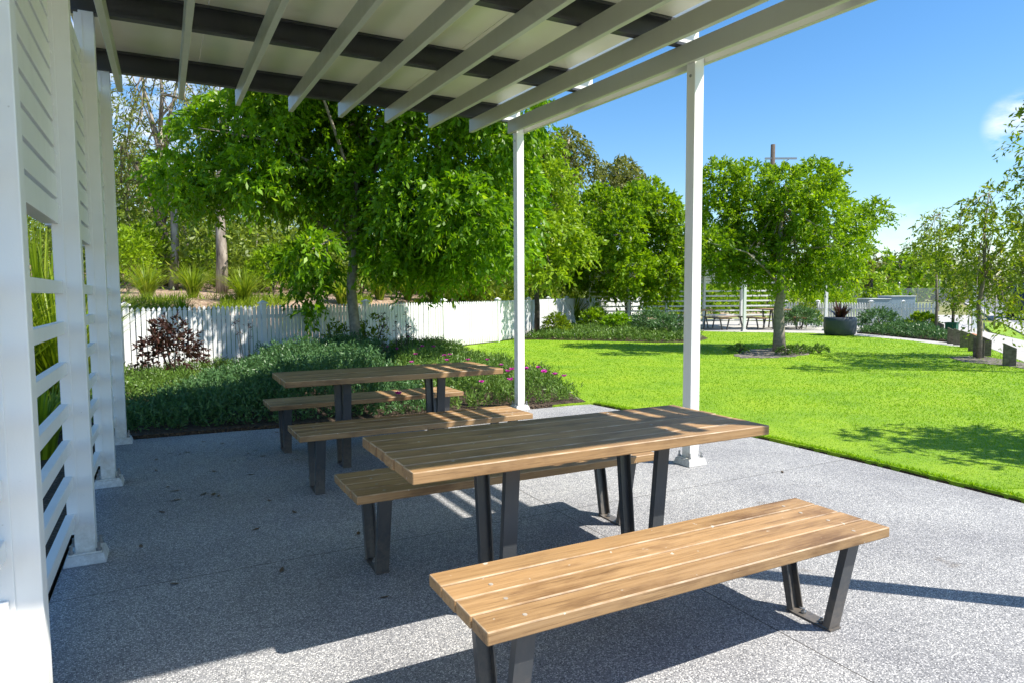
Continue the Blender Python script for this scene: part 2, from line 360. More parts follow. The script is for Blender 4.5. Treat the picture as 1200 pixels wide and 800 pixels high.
def crown(name, blobs, per, m_, leaf, m, parent, origin, droop=.6, slen=.45, spread=.7, fill=.25, dens=1.0, rng=RNG, shrink=.88):
    PP, DD, TT = [], [], []
    for c, r in blobs:
        r = r * shrink
        k = max(6, int(per * dens * (r / .7) ** 2))
        u = unit(k, rng); rad = r * (fill + (1 - fill) * rng.random(k) ** .45)
        S = np.asarray(c) + u * rad[:, None] * np.array([1, 1, .85])
        D = u * .8 + unit(k, rng) * .6; D[:, 2] += .15; D /= np.linalg.norm(D, axis=1, keepdims=True)
        P, T, tw = sprigs(S, D, slen * (.6 + .8 * rng.random(k)), m_, droop, spread, rng)
        PP.append(P); DD.append(T); TT.append(.5 * np.clip(.5 + .3 * rng.normal(), 0, 1) + .5 * tw)
    P = np.concatenate(PP) - np.asarray(origin); D = np.concatenate(DD); tw = np.concatenate(TT)
    n = len(P); tint = np.clip(.55 * tw + .45 * rng.beta(2, 2.5, n) , 0, 1)
    hi = rng.random(n) < .05; tint[hi] = .8 + .2 * rng.random(hi.sum()); tint[~hi] *= .9
    return leaf_mesh(name, P, D, leaf[0] * (.7 + .6 * rng.random(n)), leaf[1] * (.7 + .6 * rng.random(n)), m, parent, tint, rng=rng)
def limbs(mb, origin, trunk, rads, targets, r0=.05, n=8, start=None, rng=random):
    """trunk polyline, then a limb from near its top to each target"""
    o = Vector(origin); tp = [Vector(p) - o for p in trunk]
    mb.tube(tp, rads, n)
    for k, tg in enumerate(targets):
        tg = Vector(tg) - o
        i = rng.randrange(max(1, len(tp) // 2), len(tp)); s = tp[i]
        mid = s.lerp(tg, .5) + Vector((rng.uniform(-.2, .2), rng.uniform(-.2, .2), rng.uniform(.0, .35))) * min(1.0, (tg - s).length / 2)
        mb.tube([s, s.lerp(mid, .5) + Vector((0, 0, .04)), mid, mid.lerp(tg, .6), tg], [min(r0, rads[i]), r0 * .8, r0 * .6, r0 * .4, r0 * .15], 6)

# ------------------------------------------------------------------ the setting
def struct(name, mb, m, label=None):
    o = mb.build(name, m); tag(o, label, None, None, 'structure'); return o
FENCE = [(-.62, 13.25), (1.72, 14.05), (4.05, 15.02), (6.35, 16.08), (8.55, 17.38), (10.55, 19.15), (12.45, 21.1), (14.4, 22.95), (16.5, 24.55), (18.75, 25.85), (21.6, 26.9)]
fx = np.array([-60., -6.0] + [p[0] for p in FENCE] + [40., 90.]); fy = np.array([13.25, 12.6] + [p[1] for p in FENCE] + [31., 44.])
def sst(a, b, v): k = np.clip((v - a) / (b - a), 0, 1); return k * k * (3 - 2 * k)
def bank(x, y):
    x = np.asarray(x, float); y = np.asarray(y, float)
    d = (y - np.interp(x, fx, fy)) * .85
    fade = 1 - sst(15, 28, x)
    h = (sst(.3, 5.5, d) * 1.35 + sst(5, 30, d) * 1.9) * fade + .15 * sst(20, 60, d)
    return h + (.05 * np.sin(x * 1.7) * np.sin(y * 1.3)) * sst(.5, 3, d)
g = MB(); g.prism([(900 * math.cos(a * PI / 24), 900 * math.sin(a * PI / 24)) for a in range(48)], -.4, -.06)
struct('ground', g, M['dirt'])
# embankment behind the picket fence
xs = np.linspace(-40, 45, 120); ts = np.concatenate([np.linspace(-.1, 7, 26), np.linspace(7.6, 70, 30)])
vs_ = []; fs_ = []
for j, d in enumerate(ts):
    for x in xs:
        y = float(np.interp(x, fx, fy)) + d + .02; vs_.append((x, y, float(bank(x, y)) - .03))
nx = len(xs)
for j in range(len(ts) - 1):
    for i in range(nx - 1): fs_.append((j * nx + i, j * nx + i + 1, (j + 1) * nx + i + 1, (j + 1) * nx + i))
eb = MB().add(vs_, fs_).build('embankment', M['bark'], smooth=True); tag(eb, kind='structure')
# concrete terrace under the shelter
edge = [(4.86, -8), (4.90, -2), (4.96, 1), (5.0, 2.26), (5.05, 3.3), (5.04, 4.4), (4.95, 5.6), (4.75, 7.04)]
terr = edge + [(3.6, 7.07), (2.0, 7.22), (.6, 7.40), (-.45, 7.46), (-.52, 7.2), (-.54, -8)]
struct('terrace', MB().prism(terr, -.2, 0), M['concrete'])
# lawn
fpl = lambda s: (14.91 + s * 3.31, 6.94 + s * 2.39)
rg_ = random.Random(8)
inner = [(4.9, -8), (4.94, -2), (5.0, 1), (5.04, 2.26), (5.09, 3.3), (5.08, 4.4), (4.99, 5.6), (4.80, 7.0)]
rag = []
for (x0, y0), (x1, y1) in zip(inner[2:-1], inner[3:]):
    k = int(math.hypot(x1 - x0, y1 - y0) / .05)
    rag += [(x0 + (x1 - x0) * j / k + rg_.uniform(-.012, .016), y0 + (y1 - y0) * j / k) for j in range(k)]
struct('lawn_edge_soil', MB().prism(inner + [(6, 7.0), (6, -8)], -.15, .004), M['soil'])
lawn = inner[:2] + rag + [(4.80, 7.0), (3.0, 7.3), (3.0, 14.2)] + FENCE[2:9] + [(17.0, 22), (17.28, 18.0), (17.94, 16.95), (19.46, 15.37), (19.42, 13.8), (18.88, 11.82), (17.79, 9.95), fpl(.85), fpl(0), (13.3, 5.2), (12.4, 2.4), (12.0, -8)]
struct('lawn', MB().prism([(x, y) for x, y in lawn], -.15, .022), M['lawn'])
# garden bed soil
bedp = [(-.5, 7.5), (.6, 7.44), (2.0, 7.26), (3.6, 7.11), (4.73, 7.08), (4.95, 7.8), (5.25, 9.5), (5.6, 11.8), (5.95, 14), (6.2, 15.9)] + FENCE[2::-1][0:3] + [(-2.6, 12.9), (-2.6, 7.5)]
struct('garden_bed_soil', MB().prism(bedp, -.15, .03), M['soil'])
struct('side_garden_soil', MB().prism([(-.55, -6), (-.55, 7.5), (-2.6, 7.5), (-2.6, 12.8), (-14, 12.4), (-14, -6)], -.15, .02), M['soil'])
bed2 = [(9.3, 17.7), (9.76, 17.6), (11.22, 16.0), (12.2, 14.6), (13.2, 14.2), (14.6, 15.2), (16.2, 17.4), (17.0, 19.5), (18.5, 23)] + [FENCE[9], FENCE[8], FENCE[7], FENCE[6], FENCE[5]]
struct('far_bed_soil', MB().prism([(x, y) for x, y in bed2], -.15, .028), M['soil'])
struct('mulch_ring', MB().prism([(12.5 + 1.55 * math.cos(a) * (1 + .1 * math.sin(3 * a) + .05 * math.sin(11 * a) + .04 * math.sin(17 * a)), 10.85 + .95 * math.sin(a + .7) * (1 + .08 * math.cos(4 * a) + .06 * math.cos(13 * a))) for a in np.linspace(0, 2 * PI, 90)[:-1]], -.1, .032), M['grit'])
struct('mulch_strip', MB().prism([gp(1108, 419)[:2], gp(1150, 418)[:2], gp(1200, 426)[:2], gp(1240, 433)[:2], gp(1230, 438)[:2], gp(1180, 430)[:2], gp(1130, 425)[:2]], -.1, .03), M['grit'])
# far terrace, garden path, footpath, verge, road
far_ter = [(17.2, 18.02), (17.94, 16.9), (19.46, 15.32), (19.38, 13.8), (18.85, 11.8), (17.75, 9.9), (18.2, 9.35), (19.3, 11.4), (20.1, 13.2), (20.6, 14.6), (23.5, 15.5), (26.6, 19.5), (25.0, 24.0), (19.6, 24.6)]
struct('path', MB().prism(far_ter, -.15, .02), M['plain'])
struct('planting_strip_soil', MB().prism([(20.7, 14.6), (20.2, 13.1), (19.45, 11.5), (18.6, 9.9), (19.4, 10.6), (24.4, 14.1), (23.6, 15.4)], -.15, .045), M['soil'])
rd = np.array([15.2, 8.7]); rd = rd / np.linalg.norm(rd); rn_ = np.array([rd[1], -rd[0]])
kb = np.array([24.1, 11.3])
def along(s, o): p = kb + rd * s + rn_ * o; return (float(p[0]), float(p[1]))
struct('footpath', MB().prism([fpl(0), fpl(1), (24.1, 13.5), (25.5, 15.6), (40, 23.3), (41.5, 22.0), (28.5, 14.9), (24.6, 12.6), (21.3, 9.95), (18.3, 8.25), (16.2, 6.2), (15.0, 4.2), (14.2, 2.0), (13.8, -8), (12.0, -8), (12.4, 2.4), (13.3, 5.2)], -.15, .028), M['plain'])
struct('verge', MB().prism([(13.8, -8), (14.2, 2.0), (15.0, 4.2), (16.2, 6.2), (18.3, 8.25), (21.3, 9.95), (24.7, 12.45), (28.7, 14.75), (33, 17), along(9, 0), along(-6, 0), (16.8, 5.0), (16.2, 1), (16, -8)], -.15, .02), M['lawn'])
struct('kerb', MB().prism([along(-6, 0), along(70, 0), along(70, .45), along(-6, .45), (17.2, 4.8), (16.6, .9), (16.4, -8), (16, -8), (16.2, 1), (16.8, 5.0)], -.15, .06), M['plain'])
struct('road', MB().prism([along(-6, .46), along(120, .46), along(120, 8), along(-2, 8), (24, -8), (16.41, -8), (16.61, .9), (17.21, 4.8)], -.3, -.02), M['asphalt'])
struct('paddock', MB().prism([(25.0, 18.0), (41, 24.2), (120, 70), (60, 120), (26, 40)], -.3, -.03), mottled('pasture', [(.20, .26, .05), (.30, .33, .09), (.26, .3, .07), (.36, .33, .17)], 1.2, .2))

# ------------------------------------------------------------------ picnic shelter
def shelter(root, wall_y, front_y, pur_y, roof_y, raft_y, shadow_batten=True, detail=True):
    zP = lambda y: 3.46 + .033 * (y - 7.3)          # underside of the purlins
    sh = lambda x, y: zP(y)
    W_, S_ = M['white'], M['steel']
    def post(x, y, top, strip):
        m = MB().box(x - .047, x + .047, y - .047, y + .047, .052, top); p = m.build('post', W_, root, .004)
        b = MB(); q = .098; k = .083
        b.add([(x - q, y - q, .001), (x + q, y - q, .001), (x + q, y + q, .001), (x - q, y + q, .001), (x - k, y - k, .052), (x + k, y - k, .052), (x + k, y + k, .052), (x - k, y + k, .052)],
              [(3, 2, 1, 0), (4, 5, 6, 7), (0, 1, 5, 4), (1, 2, 6, 5), (2, 3, 7, 6), (3, 0, 4, 7)])
        b.build('base_plinth', M['plinth'], p, .004)
        MB().box(x - .074, x + .074, y - .074, y + .074, .0525, .061).build('base_plate', W_, p)
        for sx in (-1, 1):
            for sy in (-1, 1):
                if detail: MB().lathe([(.014, .0612), (.014, .074), (.0078, .0742), (.0078, .105), (.006, .107)], 8, (x + sx * .062, y + sy * .062)).build('anchor_bolt', M['bolt'], p)
        if strip:                                   # folded channel that carries the rails
            s = MB().box(x - .073, x - .0225, y - .053, y - .0475, .16, top - .02); s.box(x - .073, x - .068, y - .0475, y + .05, .16, top - .02)
            s.build('rail_channel', W_, p, .002)
            for z in [.24, .44, .63, .82, 1.035, 1.24, 1.445] + [1.85 + .254 * k for k in range(6)]:
                if detail and random.random() < .75: h = MB(); cyl_y(h, x - .045 + random.uniform(-.010, .008), y - .053, z, .0085, .006); h.build('bolt_head', M['white'], p)
        elif detail:
            h = MB(); cyl_x(h, x - .047, y, top - .22, .012, -.006); h.build('bolt_head', M['bolt'], p)
    def cyl_y(mb, x, y, z, r, d):
        n = 10; mb.add([(x + r * math.cos(2 * PI * i / n) * (1 if k == 0 else .8), y - k * d, z + r * math.sin(2 * PI * i / n) * (1 if k == 0 else .8)) for k in (0, 1) for i in range(n)],
                       [(i, (i + 1) % n, n + (i + 1) % n, n + i) for i in range(n)] + [tuple(range(n, 2 * n))])
    def cyl_x(mb, x, y, z, r, d):
        n = 10; mb.add([(x + k * d, y + r * math.cos(2 * PI * i / n), z + r * math.sin(2 * PI * i / n)) for k in (0, 1) for i in range(n)],
                       [(i, (i + 1) % n, n + (i + 1) % n, n + i) for i in range(n)] + [tuple(range(n, 2 * n))])
    xw = -.422
    for y in wall_y: post(xw, y, zP(y) - .002, True)
    for y in front_y: post(3.7925, y, zP(y) - .03, False)
    for a, b_ in zip(wall_y[:-1], wall_y[1:]):      # open rails below, close boards above
        y0, y1 = a + .052, b_ - .055
        for z in (.24, .44, .63, .82, 1.035, 1.24, 1.445):
            MB().box(-.500, -.460, y0, y1, z - .031, z + .031).build('rail', W_, root, .003)
        bd = MB(); z = 1.765
        while z + .11 < zP(a) - .1:
            bd.box(-.535, -.462, y0, y1, z, z + .1045); z += .1275
        bd.build('cladding', W_, root, .002)
    ya, yb = raft_y
    for x0, x1 in ((3.70, 3.7445), (3.8405, 3.885)):
        MB().box(x0, x1, ya, yb - .18, -.155, -.003, sh).build('beam', M['beam_shade'], root, .004)
    for k in range(1, 9):
        x = 3.795 - .515 * k
        MB().box(x, x + .046, ya, yb, -.152, -.003, sh).build('rafter', M['beam_shade'], root, .004)
    for y in pur_y:                                 # C section, mouth towards -y
        z = zP(y); p = MB(); X0, X1 = -.56, 3.93
        p.box(X0, X1, y + .062, y + .066, z, z + .195); p.box(X0, X1, y - .004, y + .062, z, z + .004); p.box(X0, X1, y - .004, y + .062, z + .191, z + .195)
        p.box(X0, X1, y - .004, y - .001, z + .004, z + .022); p.box(X0, X1, y - .004, y - .001, z + .173, z + .191)
        p.build('purlin', S_, root)
        MB().box(3.62, 3.93, y + .050, y + .0605, z + .006, z + .189).build('end_cleat', W_, root)
    r0, r1 = roof_y; xs = [-.58, .38, 1.42, 2.46, 3.61]
    for a, b_ in zip(xs[:-1], xs[1:]):
        r = MB().box(a, b_ - .004, r0, r1, .197, .235, sh); o = r.build('roof_panel', M['sheet'], root)
        c = MB()
        for k in range(4):
            xx = a + .08 + k * .24; c.box(xx, xx + .05, r0, r1, .236, .262, sh)
        c.build('roof_rib', M['roof_top'], o)
    if shadow_batten: MB().box(3.69, 3.765, r0, r1, .196, .27, sh).build('shadow_batten', W_, root, .004)  # added batten, out of view, shaped to cast a shadow stripe over the furniture
S1 = tag(empty('picnic_shelter'), 'open white timber and steel shelter over the two near picnic tables, slatted side wall', 'shelter', 'white picnic shelters')
shelter(S1, [.93, 2.535, 4.136, 5.733, 7.336], [1.151, 4.135, 7.119], [1.14, 2.66, 4.20, 5.72, 7.28], (.84, 7.48), (1.10, 7.40))
th = math.radians(-114.3); pA = np.array([18.33, 17.32])
ox = pA - np.array([math.cos(th) * 3.7925 - math.sin(th) * 4.135, math.sin(th) * 3.7925 + math.cos(th) * 4.135])
S2 = tag(empty('picnic_shelter', (float(ox[0]), float(ox[1]), .02), th), 'distant white shelter with horizontal rails beyond the lone lawn tree', 'shelter', 'white picnic shelters')
shelter(S2, [-.67, .93, 2.535, 4.136, 5.733, 7.336], [4.135, 7.119], [4.20, 5.72, 7.28], (3.7, 7.48), (3.4, 7.40), False, False)

# ------------------------------------------------------------------ tables and benches
def channel_leg(x, y0, y1, ztop, outer, w=.066):
    """bent-plate leg in the plane x, from foot y0 to top y1; flanges point away from 'outer'"""
    a = Vector((x, y0, .008)); b = Vector((x, y1, ztop)); d = (b - a).normalized(); nrm = Vector((0, d.z, -d.y)) * outer
    mb = MB(); X = Vector((w / 2, 0, 0))
    def plate(o1, o2, t1, t2):
        pts = [a + o1, a + o2, a + o2 + t1, a + o1 + t1, b + o1, b + o2, b + o2 + t1, b + o1 + t1]
        mb.add(pts, [(0, 3, 2, 1), (4, 5, 6, 7), (0, 1, 5, 4), (1, 2, 6, 5), (2, 3, 7, 6), (3, 0, 4, 7)])
    plate(-X, X, -nrm * .006, None)
    plate(-X, -X * (1 - .18), -nrm * .030 , None) if False else None
    for sx in (-1, 1):
        o1 = X * sx; o2 = X * sx * .82
        pts = [a + o1 - nrm * .006, a + o2 - nrm * .006, a + o2 - nrm * .032, a + o1 - nrm * .032]
        pts += [p + (b - a) for p in pts]
        mb.add(pts, [(0, 3, 2, 1), (4, 5, 6, 7), (0, 1, 5, 4), (1, 2, 6, 5), (2, 3, 7, 6), (3, 0, 4, 7)])
    return mb
def furniture(name, Wd, H, npl, inset, foot, topo, thick=.042, topname='seat'):
    L = 1.808; root = empty(name)
    g_ = .008; pw = (Wd - g_ * (npl - 1)) / npl
    s = MB()
    for k in range(npl):
        y = -Wd / 2 + k * (pw + g_); dz = random.uniform(-.0012, .0012); e = random.uniform(-.003, .003)
        s.box(-L / 2 + e, L / 2 + e, y, y + pw, H - thick + dz, H + dz)
    o = s.build(topname, M['wood'], root, .0042)
    for k in range(0, npl):
        y = -Wd / 2 + k * (pw + g_) + pw / 2
        for x in (-L / 2 + inset, L / 2 - inset):
            if random.random() < .6: MB().lathe([(.0085, H - .001), (.0075, H + .0018)], 10, (x + random.uniform(-.012, .012), y + random.uniform(-.012, .012))).build('screw_head', M['plug'], o)
    zt = H - thick - .009
    for x in (-L / 2 + inset, L / 2 - inset):
        MB().box(x - .033, x + .033, -topo - .02, topo + .02, zt, zt + .0075).build('bearer', M['leg'], root)
        MB().box(x - .033, x + .033, -foot - .008, foot + .008, .0015, .008).build('foot_plate', M['leg'], root)
        for yy in (-foot + .06, foot - .06): MB().lathe([(.012, .008), (.012, .017), (.006, .0172), (.006, .028)], 8, (x, yy)).build('anchor_bolt', M['bolt'], root)
        channel_leg(x, -foot, -topo, zt, -1).build('leg', M['leg'], root)
        channel_leg(x, foot, topo, zt, 1).build('leg', M['leg'], root)
    return root
XC = .768 + .904
bench0 = furniture('bench', .456, .449, 4, .155, .105, .185)
table0 = furniture('picnic_table', .697, .7625, 6, .50, .105, .175, .046, 'tabletop')
def put(proto, first, x, y, rz, label, cat, grp, z=0):
    o = proto if first else copy_tree(proto, None, z > 0)
    o.location = (x, y, z); o.rotation_euler = (0, 0, rz); return tag(o, label, cat, grp)
BG, TG = 'slatted timber benches in the picnic shelters', 'slatted timber picnic tables'
put(bench0, True, XC, 1.647 + .228, 0, 'sunlit honey brown slatted bench nearest the lens, out on the bright concrete', 'bench', BG)
put(bench0, False, XC, 3.089 + .228, 0, 'dark shaded slatted bench behind the near picnic table', 'bench', BG)
put(bench0, False, XC, 4.613 + .228, 0, 'slatted bench in front of the farther table, with bright sun bars at one end', 'bench', BG)
put(bench0, False, XC, 6.014 + .228, 0, 'slatted bench behind the farther table, against the flowering bed', 'bench', BG)
put(table0, True, XC, 2.262 + .3485, 0, 'large near slatted picnic table half in shade with one sunlit front plank', 'table', TG)
put(table0, False, XC, 5.131 + .3485, 0, 'shaded slatted picnic table beside the dark shrub bed under the near roof', 'table', TG)
def loc2(lx, ly): return (float(ox[0] + math.cos(th) * lx - math.sin(th) * ly), float(ox[1] + math.sin(th) * lx + math.cos(th) * ly))
for ly, kind, lab in ((5.85, 0, 'dark tiny picnic table in the distant shelter behind the lawn tree trunk'), (5.12, 1, 'bench seen end on in the distant shelter, on the near post side of its table'), (6.58, 1, 'bench end beside the lawn tree trunk in the distant shelter'),
                      (3.0, 0, 'dark tiny picnic table in the distant shelter, mostly covered by the thick near white post'), (3.75, 1, 'bench in the distant shelter just past the thick near white post'), (2.25, 1, 'bench in the distant shelter beyond the far wall post')):
    p = loc2(XC + .5, ly); put(bench0 if kind else table0, False, p[0], p[1], th, lab, 'bench' if kind else 'table', BG if kind else TG, .02)

# ------------------------------------------------------------------ picket fences
def fence(name, pts, h, label, grp, gap=.0185, pw=.067, cap=True):
    root = tag(empty(name, (pts[0][0], pts[0][1], 0)), label, 'fence', grp); o = Vector((pts[0][0], pts[0][1], 0))
    for i, p in enumerate(pts):
        q = Vector((p[0], p[1], 0)) - o; a = pts[min(i + 1, len(pts) - 1)]; b = pts[max(0, i - 1)]
        ang = math.atan2(a[1] - b[1], a[0] - b[0]); mtx = Matrix.Translation(q) @ Matrix.Rotation(ang, 4, 'Z')
        po = MB().obox(mtx @ Matrix.Translation((0, 0, (h + .03) / 2)), .10, .10, h + .03).build('post', M['fence'], root, .004)
        c = MB()
        c.obox(mtx @ Matrix.Translation((0, 0, h + .045)), .15, .15, .028)
        c.add([mtx @ Vector(v) for v in ((-.06, -.06, h + .0595), (.06, -.06, h + .0595), (.06, .06, h + .0595), (-.06, .06, h + .0595), (0, 0, h + .10))], [(0, 1, 4), (1, 2, 4), (2, 3, 4), (3, 0, 4)])
        c.build('post_cap', M['fence'], po)
    for p, q in zip(pts[:-1], pts[1:]):
        a = Vector((p[0], p[1], 0)) - o; b = Vector((q[0], q[1], 0)) - o; d = (b - a); L = d.length; ang = math.atan2(d.y, d.x)
        mtx = Matrix.Translation(a) @ Matrix.Rotation(ang, 4, 'Z')
        n = int((L - .12) / (pw + gap)); st = (L - .12) / n; pk = MB()
        for k in range(n):
            x = .06 + (k + .5) * st; y = -.028 + random.uniform(-.002, .002); hh = h + random.uniform(-.006, .006); w = (st - gap) / 2; tl = random.uniform(-.003, .003)
            prof = [(-w, .05), (w, .05), (w + tl, hh - .075), (w * .55 + tl, hh - .06), (w * .95 + tl, hh - .045), (0 + tl, hh), (-w * .95 + tl, hh - .045), (-w * .55 + tl, hh - .06), (-w + tl, hh - .075)]
            m_ = len(prof); V = [mtx @ Vector((x + u, y - .009, z)) for u, z in prof] + [mtx @ Vector((x + u, y + .009, z)) for u, z in prof]
            pk.add(V, [tuple(range(m_)), tuple(range(m_, 2 * m_))[::-1]] + [(i, m_ + i, m_ + (i + 1) % m_, (i + 1) % m_) for i in range(m_)])
        pk.build('picket_panel', M['fence'], root)
        for z in (.25, h - .22):
            MB().obox(mtx @ Matrix.Translation((L / 2, .012, z)), L - .104, .035, .07).build('rail', M['fence'], root)
    return root
fence('picket_fence', FENCE, 1.2, 'long white picket fence curving behind the garden beds below the wooded bank', 'white picket fences')
f2 = [gp(921, 383)[:2], gp(956, 386)[:2]]
F2 = [(24.4, 20.3), (25.9, 18.3), (24.3, 16.9)]
fence('picket_fence', [tuple(at(921, 370, 27.5)[:2]), tuple(at(958, 370, 27)[:2]), tuple(at(1020, 370, 25.2)[:2])], .99, 'white picket fence between the distant shelter and the round dark planter', 'white picket fences', .03)
fence('picket_fence', [tuple(at(1021, 370, 25.1)[:2]), tuple(at(1058, 370, 24.8)[:2]), tuple(at(1097, 370, 24.4)[:2])], .99, 'white picket fence in front of the low blue grey utility cabinet', 'white picket fences', .03)

# ------------------------------------------------------------------ trees
def blobs_px(lst, depth, rng, back=True, spread=1.0):
    out = []
    for (px, py, r) in lst:
        dd = depth + rng.uniform(-spread, spread); out.append((at(px, py, dd), r * dd / FOC))
        if back: 
            d2 = depth + rng.uniform(.2, 1.3) * spread; out.append((at(px + rng.uniform(-8, 8), py + rng.uniform(-8, 8), d2), r * d2 / FOC * .9))
    return out
def tree(name, label, grp, base, trunk, rads, blobs, m, leaf, per, m_, droop=.6, slen=.45, spread=.7, bark='trunk', r0=.045, fill=.25, lim=14, seed=1, cat='tree'):
    rng = np.random.default_rng(seed); rnd = random.Random(seed)
    root = tag(empty(name, tuple(map(float, base))), label, cat, grp)
    mb = MB(); tg = [b[0] for b in blobs]; rnd.shuffle(tg)
    limbs(mb, base, trunk, rads, [tuple(t) for t in tg[:lim]], r0, 10, rng=rnd)
    mb.build('trunk', M[bark], root, smooth=True)
    crown('crown', blobs, per, m_, leaf, M[m], root, base, droop, slen, spread, fill, rng=rng)
    return root
R = random.Random(3)
# weeping tree over the garden bed
B = gp(416, 428); b = np.array(B)
mainl = [(205, 205, 30), (250, 205, 34), (298, 205, 38), (235, 232, 22), (345, 212, 40), (268, 140, 34), (312, 120, 38), (352, 130, 45), (232, 150, 22), (385, 165, 50), (440, 140, 52), (500, 155, 52), (555, 175, 50), (592, 215, 40),
         (390, 230, 40), (440, 215, 50), (490, 235, 50), (545, 245, 48), (590, 265, 36), (455, 280, 42), (505, 285, 42), (548, 290, 30), (440, 306, 14), (366, 292, 24), (350, 308, 17), (376, 318, 15), (362, 338, 15), (366, 364, 8), (520, 316, 13), (592, 288, 20), (485, 312, 18),
         (575, 235, 30), (570, 280, 28), (535, 305, 18), (330, 75, 50), (400, 60, 60), (470, 50, 60), (540, 80, 60), (590, 130, 50), (420, 0, 60), (500, -20, 60)]
bl = blobs_px(mainl, 12.6, R, True, 1.5) + blobs_px([(365, 15, 60), (310, 10, 55)], 11.1, R, False, .5)
tr = [b, b + (.02, 0, .7), b + (-.03, .05, 1.5), b + (.05, .05, 2.3), b + (.1, .1, 3.4), b + (.25, .15, 4.8)]
tree('weeping_tree', 'big dark green weeping tree rising from the garden bed, limbs reaching over the fence', 'broadleaf garden trees', b, tr, [.13, .105, .098, .09, .07, .03], bl, 'lf_main', (.135, .056), 190, 13, .7, .36, .6, 'trunk', .04, .6, 26, 5)
# round lawn tree
b = np.array(gp(913, 413))
ll = [(845, 212, 24), (880, 211, 22), (918, 216, 21), (952, 212, 25), (975, 212, 16), (842, 250, 26), (880, 250, 30), (925, 250, 34), (965, 250, 30), (1003, 258, 17), (1022, 248, 14), (998, 296, 18), (850, 295, 25), (890, 298, 28), (932, 298, 30), (970, 305, 26), (992, 322, 13), (858, 322, 14), (905, 325, 16), (945, 328, 14), (832, 285, 18), (1008, 285, 12)]
bl = blobs_px(ll, 15.5, R, True, 1.2)
tr = [b, b + (.02, .03, .5), b + (-.02, .02, 1.0), b + (.05, .0, 1.5), b + (.05, .1, 2.3), b + (.1, .1, 3.3)]
tree('lawn_tree', 'rounded bright green tree alone on the lawn with a gravel ring at its foot', 'broadleaf garden trees', b, tr, [.16, .125, .115, .10, .07, .03], bl, 'lf_lawn', (.100, .044), 320, 12, .4, .28, .7, 'trunk', .028, .6, 20, 6)
# dark bushy tree by the far bed
b = np.array(gp(736, 382))
l3 = [(655, 285, 20), (680, 262, 22), (708, 240, 20), (745, 232, 18), (775, 245, 20), (798, 265, 18), (690, 290, 24), (725, 275, 28), (765, 280, 28), (800, 300, 20), (665, 318, 18), (700, 320, 22), (740, 318, 26), (780, 322, 24), (755, 340, 12), (715, 338, 12), (762, 222, 10), (815, 285, 16), (732, 250, 16)]
bl = blobs_px(l3, 27.0, R, True, 1.6)
tr = [b, b + (0, 0, .8), b + (.05, 0, 1.6), b + (0, .1, 2.6), b + (.1, 0, 4)]
tree('bushy_tree', 'dense bushy dark green tree standing at the far picket fence, by the near post', 'broadleaf garden trees', b, tr, [.15, .13, .12, .1, .05], bl, 'lf_lawn', (.19, .09), 130, 11, .4, .42, .7, 'trunk', .04, .6, 16, 7)
# lime tree behind the slim post
px0 = at(629, 350, 22); b = np.array([px0[0], px0[1], float(bank(px0[0], px0[1]))])
l4 = [(612, 185, 20), (640, 175, 18), (655, 205, 20), (625, 215, 24), (650, 238, 20), (605, 240, 22), (630, 262, 24), (662, 268, 18), (610, 285, 18), (640, 295, 20), (668, 298, 16), (625, 318, 14), (602, 310, 14), (648, 322, 12), (620, 160, 12), (682, 285, 14)]
bl = blobs_px(l4, 20.5, R, True, 1.2)
tr = [b, b + (.02, 0, 1), b + (0, .1, 2), b + (.1, 0, 3.5), b + (0, 0, 5)]
tree('lime_tree', 'yellow green leafy tree behind the fence, split by the slim far shelter post', 'broadleaf garden trees', b, tr, [.10, .085, .075, .06, .03], bl, 'lf_lime', (.17, .075), 130, 10, .5, .4, .7, 'trunk_dark', .05, .25, 14, 8)
# young street trees, open crowns
YG = 'young open-crowned street trees'
b = np.array(gp(1147, 421))
l5 = [(1112, 282, 20), (1140, 262, 20), (1168, 258, 20), (1192, 272, 20), (1122, 308, 20), (1150, 300, 24), (1180, 300, 22), (1135, 332, 16), (1168, 335, 20), (1195, 335, 18), (1168, 228, 10), (1145, 240, 12), (1143, 358, 9), (1212, 300, 24), (1220, 270, 18), (1190, 372, 14), (1105, 300, 10), (1152, 225, 7), (1178, 360, 12)]
bl = blobs_px(l5, 13.4, R, False, .9)
tr = [b, b + (.03, .02, .6), b + (.0, .05, 1.1), b + (.06, .0, 1.7), b + (.1, .05, 2.6), b + (.1, 0, 3.4)]
tree('street_tree', 'young tree with loose olive leaves in the gravel strip beside the angled bollards', YG, b, tr, [.055, .048, .042, .035, .022, .008], bl, 'lf_young', (.105, .040), 240, 9, .7, .33, .75, 'stem', .014, .2, 16, 9)
b = np.array(gp(1096, 394))
l6 = [(1075, 275, 12), (1092, 262, 12), (1085, 292, 13), (1105, 285, 12), (1068, 292, 8), (1100, 305, 10), (1078, 310, 9), (1112, 270, 9), (1095, 248, 7)]
bl = blobs_px(l6, 20.6, R, False, .7)
tr = [b, b + (.03, .0, 1), b + (.0, .05, 2), b + (.05, .0, 3), b + (0, 0, 3.8)]
tree('street_tree', 'tall thin pale-stemmed tree at the end of the white fence', YG, b, tr, [.045, .04, .035, .03, .012], bl, 'lf_young', (.12, .045), 150, 9, .7, .33, .75, 'stem', .014, .2, 9, 10)
b = np.array(gp(1116, 391))
l7 = [(1113, 333, 10), (1126, 345, 11), (1108, 350, 8), (1132, 358, 9), (1138, 332, 10), (1122, 362, 9), (1118, 320, 9), (1128, 325, 8)]
bl = blobs_px(l7, 22.2, R, False, .5)
tr = [b, b + (.08, .04, .5), b + (.2, .1, 1.1), b + (.25, .1, 1.9)]
